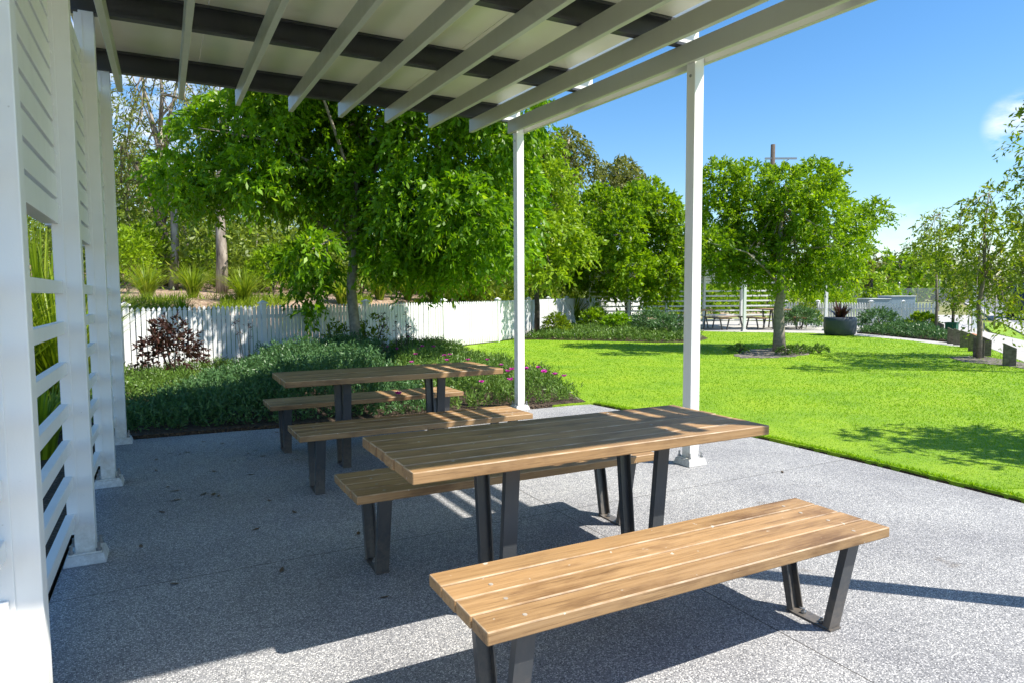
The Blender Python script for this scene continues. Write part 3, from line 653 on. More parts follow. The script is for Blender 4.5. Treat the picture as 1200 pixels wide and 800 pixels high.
tree('street_tree', 'short leaning sapling growing out of the green box behind the bollards', YG, b, tr, [.05, .045, .035, .015], bl, 'lf_young', (.12, .045), 150, 9, .6, .3, .75, 'trunk_dark', .02, .15, 7, 11)
b = np.array(gp(1165, 386)); bl = blobs_px([(1165, 350, 8), (1172, 358, 7), (1158, 356, 7), (1166, 340, 6)], 27.5, R, False, .3)
tree('street_tree', 'small bare-stemmed sapling on the grass verge near the dark car', YG, b, [b, b + (0, 0, .7), b + (.05, 0, 1.3)], [.035, .03, .012], bl, 'lf_young', (.12, .036), 50, 8, .6, .3, .75, 'trunk', .015, .15, 4, 12)
cx = at(1262, 430, 11.2); b = np.array([cx[0], cx[1], .012])
l8 = [(1205, 165, 14), (1198, 205, 14), (1192, 240, 10), (1205, 262, 14), (1225, 200, 26), (1225, 130, 24), (1232, 260, 26), (1265, 180, 40), (1265, 100, 36), (1270, 260, 40), (1300, 150, 40), (1310, 230, 40), (1206, 135, 9), (1185, 238, 6)]
bl = blobs_px(l8, 11.2, R, False, .9)
tr = [b, b + (.0, .02, .8), b + (.03, .05, 1.6), b + (.0, .0, 2.6), b + (.05, 0, 4.0)]
tree('street_tree', 'taller open tree whose feathery edge enters the sky at the frame edge beside the road', YG, b, tr, [.075, .065, .06, .045, .02], bl, 'lf_young', (.10, .036), 170, 9, .8, .35, .75, 'stem', .02, .2, 14, 13)
b = np.array([7.95, 1.75, .012]); rr = np.random.default_rng(4)
bl = [(b + np.array([rr.uniform(-.55, .9), rr.uniform(-.75, .35), rr.uniform(2.3, 3.6)]), rr.uniform(.3, .42)) for _ in range(18)]
tree('street_tree', 'tree outside the frame whose shadow lies on the lawn by the concrete edge', YG, b, [b, b + (0, 0, 1), b + (0, .05, 2), b + (.05, 0, 3.6)], [.08, .07, .06, .02], bl, 'lf_young', (.11, .045), 130, 9, .8, .35, .75, 'trunk', .025, .2, 12, 14)
# gum trees on the bank
GG = 'tall gum trees on the wooded bank'
def gum(label, px, py, depth, forks, blobs, rad, bark='gum', per=26, seed=1, leaf=(.20, .045), lfm='lf_gum'):
    p = at(px, py, depth); b = np.array([p[0], p[1], float(bank(p[0], p[1])) - .05])
    rng = np.random.default_rng(seed); rnd = random.Random(seed)
    root = tag(empty('gum_tree', tuple(map(float, b))), label, 'tree', GG)
    mb = MB(); bv = Vector(b)
    for fk in forks:
        pts = [Vector(at(x, y, depth + dz)) - bv for x, y, dz, r in fk[0:]]
        if fk is forks[0]: pts[0] = Vector((0, 0, 0))
        mb.tube(pts, [q[3] for q in fk], 8)
    bl = []
    for (x, y, r) in blobs:
        dd = depth + rnd.uniform(-1.5, 1.5); bl.append((at(x, y, dd), r * dd / FOC))
        bp = Vector(bl[-1][0]) - bv; fk = rnd.choice(forks); q = fk[rnd.randrange(max(1, len(fk) // 2), len(fk))]; s = Vector(at(q[0], q[1], depth + q[2])) - bv
        md = s.lerp(bp, .5) + Vector((rnd.uniform(-.3, .3), rnd.uniform(-.3, .3), rnd.uniform(-.1, .4)))
        mb.tube([s, md, bp], [min(q[3], .06), .035, .012], 5)
    mb.build('trunk', M[bark], root, smooth=True)
    crown('crown', bl, per, 8, leaf, M[lfm], root, b, .9, .7, .6, .1, rng=rng)
    return root
gum('pale forked gum tree seen against the white cloud beside the slatted wall', 203, 335, 24,
    [[(203, 335, 0, .17), (205, 290, 0, .14), (204, 250, 0, .12), (195, 205, 0, .12), (190, 175, 0, .11), (188, 150, 0, .08)], [(190, 175, 0, .09), (178, 140, .2, .06), (168, 100, .4, .04), (160, 60, .4, .02)], [(188, 150, 0, .08), (190, 110, -.2, .06), (186, 60, -.3, .03)], [(190, 168, 0, .07), (203, 120, .2, .05), (212, 70, .3, .02)]],
    [(150, 110, 20), (160, 150, 22), (145, 180, 18), (175, 120, 14), (205, 110, 14), (225, 100, 20), (240, 115, 20), (150, 75, 24), (190, 60, 24), (230, 60, 26), (165, 185, 14), (215, 150, 10), (140, 215, 20), (235, 175, 18), (255, 150, 20), (150, 130, 22), (175, 170, 18), (200, 140, 14), (225, 130, 16)], .17, 'gum', 52, 21)
gum('dark leaning gum tree crossing behind the pale forked one', 192, 330, 25.5,
    [[(194, 330, 0, .22), (192, 280, 0, .19), (183, 240, 0, .15), (172, 215, .2, .11), (155, 190, .4, .07), (142, 170, .4, .04)], [(190, 265, 0, .1), (200, 225, .3, .08), (222, 185, .5, .05), (240, 170, .5, .03)]],
    [(150, 205, 20), (165, 225, 22), (145, 240, 22), (205, 215, 18), (150, 265, 18), (225, 205, 20)], .2, 'trunk_dark', 30, 22)
gum('thick patchy gum trunk in the middle of the left bank', 260, 336, 23,
    [[(260, 336, 0, .21), (260, 300, 0, .18), (258, 260, 0, .16), (258, 220, 0, .15), (262, 160, .2, .12), (266, 100, .3, .09), (272, 40, .3, .05)], [(258, 225, 0, .09), (275, 180, .3, .06), (292, 130, .4, .04)]],
    [(285, 170, 24), (300, 120, 24), (250, 170, 20), (280, 90, 26), (320, 170, 22), (265, 210, 18), (240, 60, 26), (310, 60, 26), (230, 190, 16)], .2, 'gum', 30, 23)
gum('tall gum with rounded olive crown behind the slim far post', 665, 335, 38,
    [[(655, 335, 0, .3), (656, 280, 0, .24), (654, 230, 0, .18), (660, 190, 0, .1), (668, 160, 0, .05)], [(654, 240, 0, .14), (672, 205, .2, .08), (688, 185, .2, .04)]],
    [(650, 170, 16), (665, 162, 14), (678, 178, 15), (690, 195, 12), (660, 195, 14), (640, 200, 16), (672, 215, 12), (645, 235, 18), (665, 245, 18), (690, 235, 12), (655, 275, 16), (680, 285, 12), (635, 165, 12)], .3, 'gum', 90, 24, (.27, .10))
gum('tall gum with flat olive crown above the dense dark bushy tree', 735, 330, 44,
    [[(733, 330, 0, .3), (733, 280, 0, .24), (730, 235, 0, .16), (724, 205, 0, .08)], [(732, 250, 0, .12), (742, 215, .2, .07), (752, 205, .2, .03)]],
    [(718, 198, 13), (732, 196, 13), (742, 210, 13), (752, 222, 13), (715, 215, 12), (728, 220, 14), (760, 236, 12), (708, 232, 10), (745, 236, 14), (722, 240, 13), (700, 250, 14), (770, 250, 14)], .3, 'gum', 95, 25, (.29, .11))
# more gums filling the wood behind, one object each
r_ = random.Random(77)
wl = [(150, 30), (176, 33), (222, 31), (240, 36), (300, 30), (335, 34), (372, 32), (405, 36), (448, 33), (485, 37), (520, 34), (556, 38), (590, 40), (700, 42), (800, 48), (848, 50)]
kinds = ['slender grey-stemmed tree standing in the olive wood behind the fence', ]
places = ['just inside the slatted wall', 'behind the pale forked gum', 'between the two pale gum trunks', 'left of the thick patchy gum', 'right of the thick patchy gum', 'above the hanging lower limb of the weeping tree', 'behind the weeping tree trunk', 'right of the weeping tree trunk', 'over the second sunlit fence bay', 'over the middle of the sunlit fence', 'over the broad sunlit fence bay', 'over the fence bay with a loose picket', 'just left of the slim far post', 'between the two rounded gum crowns', 'behind the thick near post', 'behind the lawn tree and distant shelter']
for i, ((px, dp), plc) in enumerate(zip(wl, places)):
    top = 1.4 + 0; hgt = r_.uniform(3.2, 5.2) if px < 600 else r_.uniform(2.5, 3.5)
    p = at(px, 330, dp); b = np.array([p[0], p[1], float(bank(p[0], p[1])) - .05])
    if px < 140: hgt = 4
    bl = []
    for k in range(12):
        bl.append((b + np.array([r_.uniform(-1.7, 1.7), r_.uniform(-1.5, 1.5), r_.uniform(1.0, hgt + 1.0)]), r_.uniform(.5, 1.0)))
    tr = [b, b + (r_.uniform(-.1, .1), 0, hgt * .4), b + (r_.uniform(-.3, .3), 0, hgt * .75), b + (r_.uniform(-.4, .4), 0, hgt + 1.2)]
    tree('woodland_tree', 'slender grey-stemmed tree in the olive wood, ' + plc, 'slender trees in the wood behind the fence', b, tr, [.11, .09, .06, .02], bl, 'lf_wood', (.17, .06), 34, 8, .6, .6, .7, 'gum', .04, .15, 9, 100 + i)

def scatter(name, n, pos, m, L, Wd, up=.6, label=None, kind='stuff', tint=None, seed=1):
    rng = np.random.default_rng(seed)
    P = pos(n, rng); D = unit(len(P), rng); D[:, 2] = np.abs(D[:, 2]) * up + .1 * up
    k = len(P); o = leaf_mesh(name, P, D, L * (.6 + .8 * rng.random(k)), Wd * (.7 + .6 * rng.random(k)), m, None, tint, rng=rng)
    return tag(o, label, None, None, kind)
def inpoly(P, poly):
    x, y = P[:, 0], P[:, 1]; c = np.zeros(len(P), bool); n = len(poly)
    for i in range(n):
        x0, y0 = poly[i]; x1, y1 = poly[(i + 1) % n]
        k = ((y0 > y) != (y1 > y)) & (x < (x1 - x0) * (y - y0) / ((y1 - y0) + 1e-12) + x0); c ^= k
    return c
def lump(x, y, f, s):
    return .5 + .5 * np.sin(f * x + s) * np.cos(f * 1.13 * y + 1.7 * s) * .6 + .2 * np.sin(2.3 * f * x - 1.9 * f * y + s)
# understorey of the wood
def under(n, rng):
    k = 700; px = rng.uniform(-160, 900, k); dp = rng.uniform(23, 50, k); c = []
    for a, d in zip(px, dp):
        p = at(a, 330, d); h = rng.uniform(.5, 2.6) * (1.9 if a < 260 else 1.35 if a < 620 else .7); r = rng.uniform(.6, 1.5)
        u = unit(n // k, rng) * (r * rng.random((n // k, 1)) ** .4); u[:, 2] *= h / r
        if p[1] - np.interp(p[0], fx, fy) < 1.8 or p[0] > 30: continue
        q = np.array([p[0], p[1], 0]) + u; q[:, 2] += bank(p[0], p[1]) + h * .6; c.append(q)
    return np.concatenate(c)
scatter('woodland_understorey', 140000, under, M['lf_wood'], .26, .095, 1, 'olive and yellow green scrub filling the wood behind the bank', seed=31)
def bankgrass(n, rng):
    x = rng.uniform(-4, 13, n); d = .5 + 4.5 * rng.random(n) ** 1.3; y = np.interp(x, fx, fy) + d / .85
    k = (lump(x, y, 1.4, 2.0) + .35 * (d < 1.6)) > .50 ; x, y = x[k], y[k]
    return np.column_stack([x, y, bank(x, y) - .03])
scatter('bank_grass', 60000, bankgrass, M['lf_tuss'], .24, .02, 2.2, 'low lime green grass patches on the mulched bank', seed=33)
# far tree line on the horizon
def treeline(n, rng):
    k = 260; c = []
    for i in range(k):
        a = rng.uniform(560, 1500); d = rng.uniform(95, 170); p = at(a, 345, d); h = rng.uniform(2.5, 5.5); r = rng.uniform(2, 5)
        u = unit(n // k, rng) * (r * rng.random((n // k, 1)) ** .4); u[:, 2] *= h / r
        q = np.array([p[0], p[1], h * .8]) + u; c.append(q)
    return np.concatenate(c)
scatter('distant_wood', 90000, treeline, leafmat('far_leaf', (.03, .045, .02), (.09, .11, .045), (.15, .16, .08),   .15), .55, .32, .8, 'dark far-off wood along the horizon', seed=32)
def hillblob(name, label, grp, px, py, depth, r, hgt, m, leaf, per, seed, cat='tree'):
    p = at(px, py, depth); b = np.array([p[0], p[1], 0.0]); rr = random.Random(seed)
    bl = [(b + np.array([rr.uniform(-r, r) * .7, rr.uniform(-r, r) * .7, hgt * rr.uniform(.35, .9)]), r * rr.uniform(.35, .6)) for _ in range(11)]
    return tree(name, label, grp, b, [b, b + (0, 0, hgt * .4), b + (.1, 0, hgt * .85)], [.12 * r, .09 * r, .03 * r], bl, m, leaf, per, 8, .5, .3 * r, .7, 'trunk_dark', .05 * r, .2, 6, seed, cat)
FG = 'trees beyond the right hand picket fence'
hillblob('round_tree', 'bright yellow green round tree behind the low utility cabinet', FG, 1020, 360, 44, 1.7, 2.6, 'lf_lime', (.26, .12), 14, 41)
hillblob('round_tree', 'small vivid green round tree beside the yellow green one', FG, 1045, 358, 52, 1.2, 1.9, 'lf_main', (.26, .12), 16, 42)
hillblob('spreading_tree', 'wide dark olive tree on the skyline above the cabinet', FG, 1036, 358, 75, 4.0, 5.0, 'lf_gum', (.6, .28), 4, 43)
hillblob('spreading_tree', 'green spreading tree touching the thin pale-stemmed street tree on the skyline', FG, 1064, 358, 68, 3.6, 4.8, 'lf_lawn', (.55, .26), 4, 44)
hillblob('spreading_tree', 'low dark tree behind the thin pale-stemmed street tree', FG, 1110, 352, 90, 4.2, 4.2, 'lf_gum', (.6, .28), 4, 45)

# ------------------------------------------------------------------ plants
def tussock(label, grp, base, h, n, m='lf_tuss', w=.022, seed=1, name='grass_tussock', spread=.6):
    rng = np.random.default_rng(seed); seg = 4; P = []; root = np.asarray(base, float)
    az = rng.uniform(0, 2 * PI, n); ln = h * rng.uniform(.65, 1.15, n); lean = spread * rng.uniform(.1, 1, n)
    V = []; F = []; T = []
    for a, L, le in zip(az, ln, lean):
        d = np.array([math.cos(a), math.sin(a), 0]); s = np.array([-d[1], d[0], 0]); o = np.array([math.cos(a), math.sin(a), 0]) * rng.uniform(0, .12)
        o0 = len(V)
        for k in range(seg + 1):
            t = k / seg; c = o + d * L * le * (t ** 1.6) + np.array([0, 0, L * (t - .42 * le * t ** 2.6)])
            ww = w * (1 - .92 * t ** 2) / 2
            V.append(c - s * ww); V.append(c + s * ww)
        for k in range(seg): F.append((o0 + 2 * k, o0 + 2 * k + 1, o0 + 2 * k + 3, o0 + 2 * k + 2))
        T += [float(np.clip(rng.beta(2, 2), 0, 1))] * seg
    me = bpy.data.meshes.new(name); me.from_pydata([tuple(v) for v in V], [], F); me.update()
    a_ = me.attributes.new('tint', 'FLOAT', 'FACE'); a_.data.foreach_set('value', np.array(T, np.float32)); me.materials.append(M[m])
    o = bpy.data.objects.new(name, me); COL.objects.link(o); o.location = tuple(map(float, root)); return tag(o, label, 'plant', grp)
TU = 'strappy grass tussocks on the bank and side garden'
i = 0
for (px, dp, h, n, lab) in ((172, 17.6, .95, 150, 'bright strappy tussock on the mulch bank closest to the shelter wall'), (226, 18, .9, 150, 'fine pale tussock between the forked gum and the thick patchy gum'), (286, 18, .95, 150, 'broad tussock on bare mulch right of the thick patchy gum'), (212, 15.8, .55, 90, 'low dark tussock peeping over the shaded pickets'),
                             (445, 22, 1.0, 130, 'tussock behind the fence right of the weeping tree trunk'), (478, 23, 1.05, 130, 'tussock over the first sunlit fence post'), (510, 23.5, 1.1, 130, 'tussock over the broad sunlit fence bay'), (548, 24, 1.25, 150, 'tall yellow tussock above the sunlit fence'), (585, 25, 1.3, 150, 'tall yellow tussock left of the slim far post'), (672, 28, 1.4, 130, 'yellow tussock under the dense bushy tree'), (695, 30, 1.4, 130, 'pale tussock over the shaded fence corner'),
                             (400, 20, .8, 100, 'tussock seen behind the hanging lower limb')):
    p = at(px, 345, dp); tussock(lab, TU, (p[0], p[1], float(bank(p[0], p[1])) - .03), h * 1.15, int(n * 1.9), 'lf_tuss', .024 if dp < 20 else .042, 200 + i, spread=1.05); i += 1
for (x, y, h, n, lab) in ((-1.15, 9.7, 1.9, 260, 'sunlit lush tussock seen through the nearest open rails'), (-1.45, 10.6, 2.3, 280, 'tallest sunlit tussock beyond the open rails of the slatted wall'), (-1.9, 10.2, 2.2, 240, 'sunlit tussock farther out past the slatted wall'), (-1.2, 11.6, 1.9, 220, 'tussock just in front of the end fence post'), (-2.3, 11.6, 2.3, 240, 'big tussock at the far corner of the side garden'),
                          (-1.0, 6.9, .7, 120, 'small shaded tussock close behind the rails'), (-3.0, 12.5, 2.2, 200, 'tussock in the side garden below the bank'), (-3.2, 9.2, 2.2, 200, 'outermost tussock in the side garden'), (-1.75, 9.0, 1.6, 220, 'half shaded tussock behind the middle of the slatted wall')):
    tussock(lab, TU, (x, y, .02), h, n, 'lf_tuss', .034, 200 + i, spread=.75); i += 1

# shaded groundcover shrubs
def cover(poly, hfun, edge, n, rng):
    a = np.array(poly); lo, hi = a.min(0), a.max(0); P = rng.uniform(lo, hi, (int(n * 1.8), 2)); P = P[inpoly(P, poly)][:n]
    d = np.full(len(P), 9.0)
    for i in range(len(poly)):
        p, q = np.array(poly[i]), np.array(poly[(i + 1) % len(poly)]); v = q - p; t = np.clip(((P - p) @ v) / (v @ v), 0, 1); d = np.minimum(d, np.linalg.norm(P - (p + t[:, None] * v), axis=1))
    h = hfun(P[:, 0], P[:, 1]) * np.sqrt(np.clip(d / edge, .02, 1))
    return P, h, d
def shrub_field(name, poly, hfun, edge, n, m, sl, leaf, lsp, label, seed, m_=9, kind='stuff'):
    rng = np.random.default_rng(seed); P, h, d = cover(poly, hfun, edge, n, rng)
    z = .03 + h * (1 - .55 * rng.random(len(P)) ** 2.2)
    S = np.column_stack([P, np.maximum(.04, z - sl)])
    D = unit(len(P), rng) * lsp; D[:, 2] = np.abs(D[:, 2]) + .75; D /= np.linalg.norm(D, axis=1, keepdims=True)
    Q, T, tw = sprigs(S, D, sl * (.7 + .6 * rng.random(len(P))), m_, -.05, .75, rng)
    k = len(Q); tint = np.clip(.5 * tw + .5 * rng.beta(2, 2.6, k), 0, 1) * .95
    o = leaf_mesh(name, Q, T, leaf[0] * (.7 + .6 * rng.random(k)), leaf[1] * (.7 + .6 * rng.random(k)), m, None, tint, rng=rng)
    return tag(o, label, None, None, kind)
dark_poly = [(-.5, 7.66), (.7, 7.52), (1.9, 7.36), (2.7, 7.3), (2.9, 8.2), (2.9, 9.6), (3.3, 11.2), (4.2, 13.2), (3.0, 13.6), (1.6, 12.9), (.6, 11.6), (.15, 10.2), (-.4, 8.7)]
hd = lambda x, y: np.clip((x + .9) / 2.4, .42, 1) * (1 - .35 * np.clip((y - 8.4) / 2, 0, 1) * np.clip((1.6 - x) / 1.5, 0, 1)) * (.40 + .27 * lump(x, y, 2.1, .6) + .07 * np.sin(7 * x) * np.cos(6 * y))
shrub_field('shrub_mass', dark_poly, hd, .34, 7000, M['lf_shrub'], .20, (.052, .019), .8, 'dense grey green clipped groundcover shrubs in shade beside the far picnic table', 51, 11)
light_poly = [(-2.4, 7.7), (-.5, 7.7), (-.4, 8.7), (.15, 10.2), (.6, 11.6), (1.6, 13.0), (1.0, 13.5), (-.5, 13.0), (-2.4, 12.6)]
shrub_field('low_ground_cover', light_poly, lambda x, y: .16 + .16 * lump(x, y, 3, .2), .3, 3600, M['lf_pig'], .12, (.055, .014), .8, 'low bright green ground cover at the foot of the shaded fence', 52, 9)
pig_poly = [(2.75, 7.36), (3.5, 7.22), (4.7, 7.15), (4.9, 7.8), (5.2, 9.5), (5.5, 11.8), (5.9, 14), (6.1, 15.6), (4.3, 14.9), (4.1, 13.2), (3.3, 11.2), (2.95, 9.6), (2.9, 8.2)]
hp = lambda x, y: .24 + .24 * lump(x, y, 2.6, 1.1)
pig = shrub_field('flowering_ground_cover', pig_poly, hp, .35, 7000, M['lf_pig'], .15, (.062, .012), .75, 'fleshy green ground cover dotted with magenta flowers beside the slim far post', 53, 9)
rng = np.random.default_rng(9)
spots = [(479, 397), (487, 415), (495, 412), (521, 420), (524, 425), (508, 410), (548, 420), (527, 414), (571, 426), (587, 426), (617, 432), (615, 432), (631, 438), (638, 442), (637, 445), (661, 442), (595, 448), (598, 457), (564, 449), (467, 474), (466, 465), (482, 420), (441, 406), (445, 404), (465, 407), (454, 405), (490, 408), (600, 447), (650, 440), (540, 462)]
for (px, py) in spots:
    x, y, _ = gp(px, py, .42)
    if not inpoly(np.array([[x, y]]), pig_poly)[0]: 
        x, y, _ = gp(px, py + 6, .3)
    z = float(hp(np.array(x), np.array(y))) + .06; n = 44; a = np.linspace(0, 2 * PI, n, endpoint=False) + rng.random(n) * .2
    D = np.column_stack([np.cos(a), np.sin(a), .25 + .5 * rng.random(n)]); P = np.tile([x, y, z], (n, 1)) + .004 * rng.normal(size=(n, 3))
    leaf_mesh('flower', P, D, .035 * (.8 + .4 * rng.random(n)), .011, M['pinkflower'], pig, rng=rng)
far_poly = [(9.6, 17.75), (11.22, 16.15), (12.2, 14.75), (13.2, 14.4), (14.5, 15.4), (16.0, 17.5), (16.8, 19.6), (18.2, 23), (18.5, 25.4), (16.5, 24.3), (14.5, 22.7), (12.5, 20.8), (10.6, 18.9)]
shrub_field('far_ground_cover', far_poly, lambda x, y: .15 + .17 * lump(x, y, 1.9, .4), .4, 6500, M['lf_pig'], .16, (.09, .026), .8, 'knee high ground cover along the far curve of the fence', 54, 8)
strip_poly = [(20.6, 14.5), (20.1, 13.0), (19.4, 11.5), (18.75, 10.2), (19.4, 10.75), (24.2, 14.1), (23.5, 15.3)]
shrub_field('strip_ground_cover', strip_poly, lambda x, y: .22 + .2 * lump(x, y, 2.2, .9), .4, 3600, M['lf_shrub'], .16, (.08, .026), .8, 'low green ground cover between the path and the right hand fence', 55, 8)

def shrub(label, base, r, h, m, leaf, n, seed, name='shrub', grp='single shrubs in the beds', open_=.3, m_=9):
    rng = np.random.default_rng(seed); root = tag(empty(name, tuple(map(float, base))), label, 'shrub', grp); rnd = random.Random(seed)
    st = MB()
    for k in range(6):
        a = rnd.uniform(0, 2 * PI); st.tube([(0, 0, 0), (math.cos(a) * r * .3, math.sin(a) * r * .3, h * .45), (math.cos(a) * r * .6, math.sin(a) * r * .6, h * .85)], [.014, .01, .004], 5)
    st.build('stem', M['trunk_dark'], root)
    u = unit(n, rng); u[:, 2] = np.abs(u[:, 2]) * 1.6 - .6; S = u * (rng.random((n, 1)) ** open_) * np.array([r, r, h * .5]) * .85; S[:, 2] += h * .5
    D = u + unit(n, rng) * .5; D[:, 2] += .5; D /= np.linalg.norm(D, axis=1, keepdims=True)
    P, T, tw = sprigs(S, D, .28 * r, m_, .15, .75, rng); k = len(P)
    leaf_mesh('foliage', P, T, leaf[0] * (.7 + .6 * rng.random(k)), leaf[1] * (.7 + .6 * rng.random(k)), M[m], root, np.clip(.5 * tw + .5 * rng.beta(2, 2.5, k), 0, 1), rng=rng)
    return root
p = gp(203, 447); shrub('bronze red open shrub against the shaded blue-white pickets', (p[0], p[1], .03), .52, 1.05, 'lf_red', (.085, .034), 170, 61, open_=.4, m_=9)
p = at(652, 385, 21.5); shrub('yellow tipped shrub below the shaded fence corner', (p[0], p[1], .03), .5, .7, 'lf_young', (.11, .04), 130, 62)
p = at(697, 380, 25); shrub('dark rounded shrub at the far fence beside the bushy tree', (p[0], p[1], .03), .6, .8, 'lf_lawn', (.12, .05), 160, 63)
p = at(724, 385, 24); shrub('dark low shrub under the bushy tree', (p[0], p[1], .03), .6, .6, 'lf_main', (.12, .05), 150, 64)
p = at(765, 385, 22.5); shrub('pale grey green mounded shrub next to the thick near post', (p[0], p[1], .03), .85, .75, 'lf_shrub', (.10, .03), 260, 65)
p = at(786, 390, 21); shrub('pale grey green shrub half covered by the thick near post', (p[0], p[1], .03), .75, .65, 'lf_shrub', (.10, .03), 220, 66)
p = at(937, 380, 25); shrub('grey green mounded shrub at the foot of the white fence by the planter', (p[0], p[1], .03), .8, .75, 'lf_shrub', (.11, .035), 240, 67)
p = at(945, 372, 26); shrub('olive shrub rising above the grey green mound by the white fence', (p[0], p[1], .03), .55, 1.0, 'lf_young', (.12, .04), 120, 68)
p = at(1029, 385, 23.4); shrub('flowering shrub below the blue grey utility cabinet', (p[0], p[1], .03), .75, .75, 'lf_shrub', (.11, .035), 200, 69)
p = at(1081, 385, 22.5); shrub('bright yellow green rounded shrub at the end of the white fence', (p[0], p[1], .03), .5, .65, 'lf_lime', (.11, .045), 150, 70)
p = at(435, 415, 13.8); shrub('wispy olive shrub beside the weeping tree trunk', (p[0], p[1], .03), .5, .95, 'lf_young', (.09, .03), 70, 71, open_=.5)
p = at(395, 420, 13.4); shrub('loose olive shrub left of the weeping tree trunk', (p[0], p[1], .03), .35, .9, 'lf_young', (.09, .03), 50, 72, open_=.5)
BS = 'bright green shrubs on the bank behind the fence'
for k, (px, dp, r, h, m_, lab) in enumerate(((150, 21, .9, 2.1, 'lf_lime', 'tall bright green shrub on the bank right beside the end of the slatted wall'), (172, 24, 1.0, 2.4, 'lf_lawn', 'tall fresh green shrub behind the first bank tussock'), (235, 25, .9, 1.5, 'lf_lime', 'fresh green shrub between the two thick gum trunks'), (320, 22, .9, 1.6, 'lf_lawn', 'dark green shrub on the bank left of the hanging lower limb'), (345, 26, 1.2, 2.2, 'lf_lime', 'large yellow green shrub behind the hanging lower limb'),
                                             (425, 26, 1.1, 1.9, 'lf_lime', 'yellow green shrub just right of the weeping tree trunk'), (500, 28, 1.2, 1.8, 'lf_young', 'olive shrub over the middle of the sunlit fence'), (575, 30, 1.2, 2.0, 'lf_young', 'olive shrub left of the slim far post'))):
    p = at(px, 340, dp); shrub(lab, (p[0], p[1], float(bank(p[0], p[1])) - .04), r, h, m_, (.13, .05), 330, 300 + k, 'shrub', BS)
HS = 'shrubs behind the distant shelter'
for k, (px, dp, r, h, m_, lab) in enumerate(((778, 34, 1.2, 1.5, 'lf_lime', 'yellow green shrub behind the distant shelter rails, left of the thick near post'), (838, 33.5, 1.3, 1.7, 'lf_lime', 'yellow green shrub seen through the distant shelter rails above its picnic table'), (868, 34, 1.3, 1.6, 'lf_lawn', 'green shrub seen through the middle rails of the distant shelter'), (896, 34.5, 1.3, 1.7, 'lf_lime', 'yellow green shrub behind the distant rails by the lawn tree trunk'), (940, 35, 1.3, 1.6, 'lf_lime', 'yellow green shrub above the white fence left of the planter'), (975, 36, 1.3, 1.5, 'lf_lime', 'yellow green shrub above the white fence behind the planter'), (812, 34, 1.3, 1.9, 'lf_main', 'dark green shrub behind the distant shelter, beside the thick near post'))):
    p = at(px, 340, dp); shrub(lab, (p[0], p[1], 0), r, h, m_, (.16, .065), 300, 330 + k, 'shrub', HS)
for k, (dx, dy, lab) in enumerate(((-.9, .35, 'small green tuft at the shaded side of the gravel ring'), (.55, -.65, 'small green tuft in front of the lawn tree trunk in the gravel'), (.15, -.45, 'low green sprout nearest the lawn tree trunk'), (-.35, -.55, 'low green sprout at the near rim of the gravel ring'))):
    shrub(lab, (12.6 + dx, 10.85 + dy, .03), .24, .16, 'lf_pig', (.06, .02), 60, 350 + k, 'ground_plant', 'low plants in the gravel ring')
# tall weeds with seed heads
for (px, dp, lab) in ((452, 12.5, 'thin dark weed with seed heads before the first sunlit fence bay'), (466, 12.8, 'tallest thin weed against the sunlit pickets'), (478, 13, 'thin weed beside the sunlit fence post'), (290, 11.3, 'thin leafy weed rising from the shaded shrubs')):
    p = at(px, 400, dp); rnd = random.Random(px); root = tag(empty('weed', (float(p[0]), float(p[1]), .03)), lab, 'plant', 'thin weeds in the near bed')
    st = MB(); hd_ = []
    for k in range(4):
        x, y, z = rnd.uniform(-.2, .2), rnd.uniform(-.2, .2), rnd.uniform(.7, 1.05); st.tube([(x * .3, y * .3, 0), (x * .7, y * .7, z * .6), (x, y, z)], [.006, .005, .003], 5); hd_ += [(x, y, z)] * 9 + [(x * .85, y * .85, z * .8)] * 5
    st.build('stem', M['trunk_dark'], root); hd_ = np.array(hd_); leaf_mesh('seed_head', hd_ + .02 * RNG.normal(size=hd_.shape), unit(len(hd_)), .05, .016, M['lf_red'], root)

# lawn blades near the terrace and a few fallen leaves
rng = np.random.default_rng(71); nb = 300000
t_ = rng.random(nb); dd = 4.6 + 19 * t_ ** 1.9; px = rng.uniform(560, 1290, nb)
dv = (FW[None, :] * FOC + RT[None, :] * (px - 600)[:, None]); dv[:, 2] = 0; dv /= FOC
P = dv * dd[:, None]; P[:, 2] = .01
bp = [(p_[0], p_[1]) for p_ in lawn]; ok = inpoly(P[:, :2], bp) & ~inpoly(P[:, :2], [(a, b_) for a, b_ in bedp]); P = P[ok]; n = len(P)
D = rng.normal(size=(n, 3)) * .9; D[:, 2] = .8
sz = .55 + .45 * rng.random(n); far_ = np.linalg.norm(P[:, :2], axis=1) / 7
tn = np.clip(.30 + .28 * (lump(P[:, 0], P[:, 1], 1.3, .3) - .5) + .22 * (lump(P[:, 0], P[:, 1], 5.1, 2.0) - .5) + .20 * rng.normal(size=n), 0, 1)
tn[rng.random(n) < .012] = 1.0
ex = []
for (x0, y0), (x1, y1) in zip(inner[2:-1], inner[3:]):
    k = int(math.hypot(x1 - x0, y1 - y0) * 900); q = rng.random(k); ex.append(np.column_stack([x0 + (x1 - x0) * q + .02 + .05 * rng.random(k), y0 + (y1 - y0) * q, np.full(k, .015)]))
ex = np.concatenate(ex); De = rng.normal(size=ex.shape) * .7; De[:, 0] -= .55; De[:, 2] = .7
P = np.concatenate([P, ex]); D = np.concatenate([D, De]); tn = np.concatenate([tn, rng.beta(2, 3, len(ex))]); sz = np.concatenate([sz, .8 + .7 * rng.random(len(ex))]); far_ = np.concatenate([far_, np.full(len(ex), .9)])
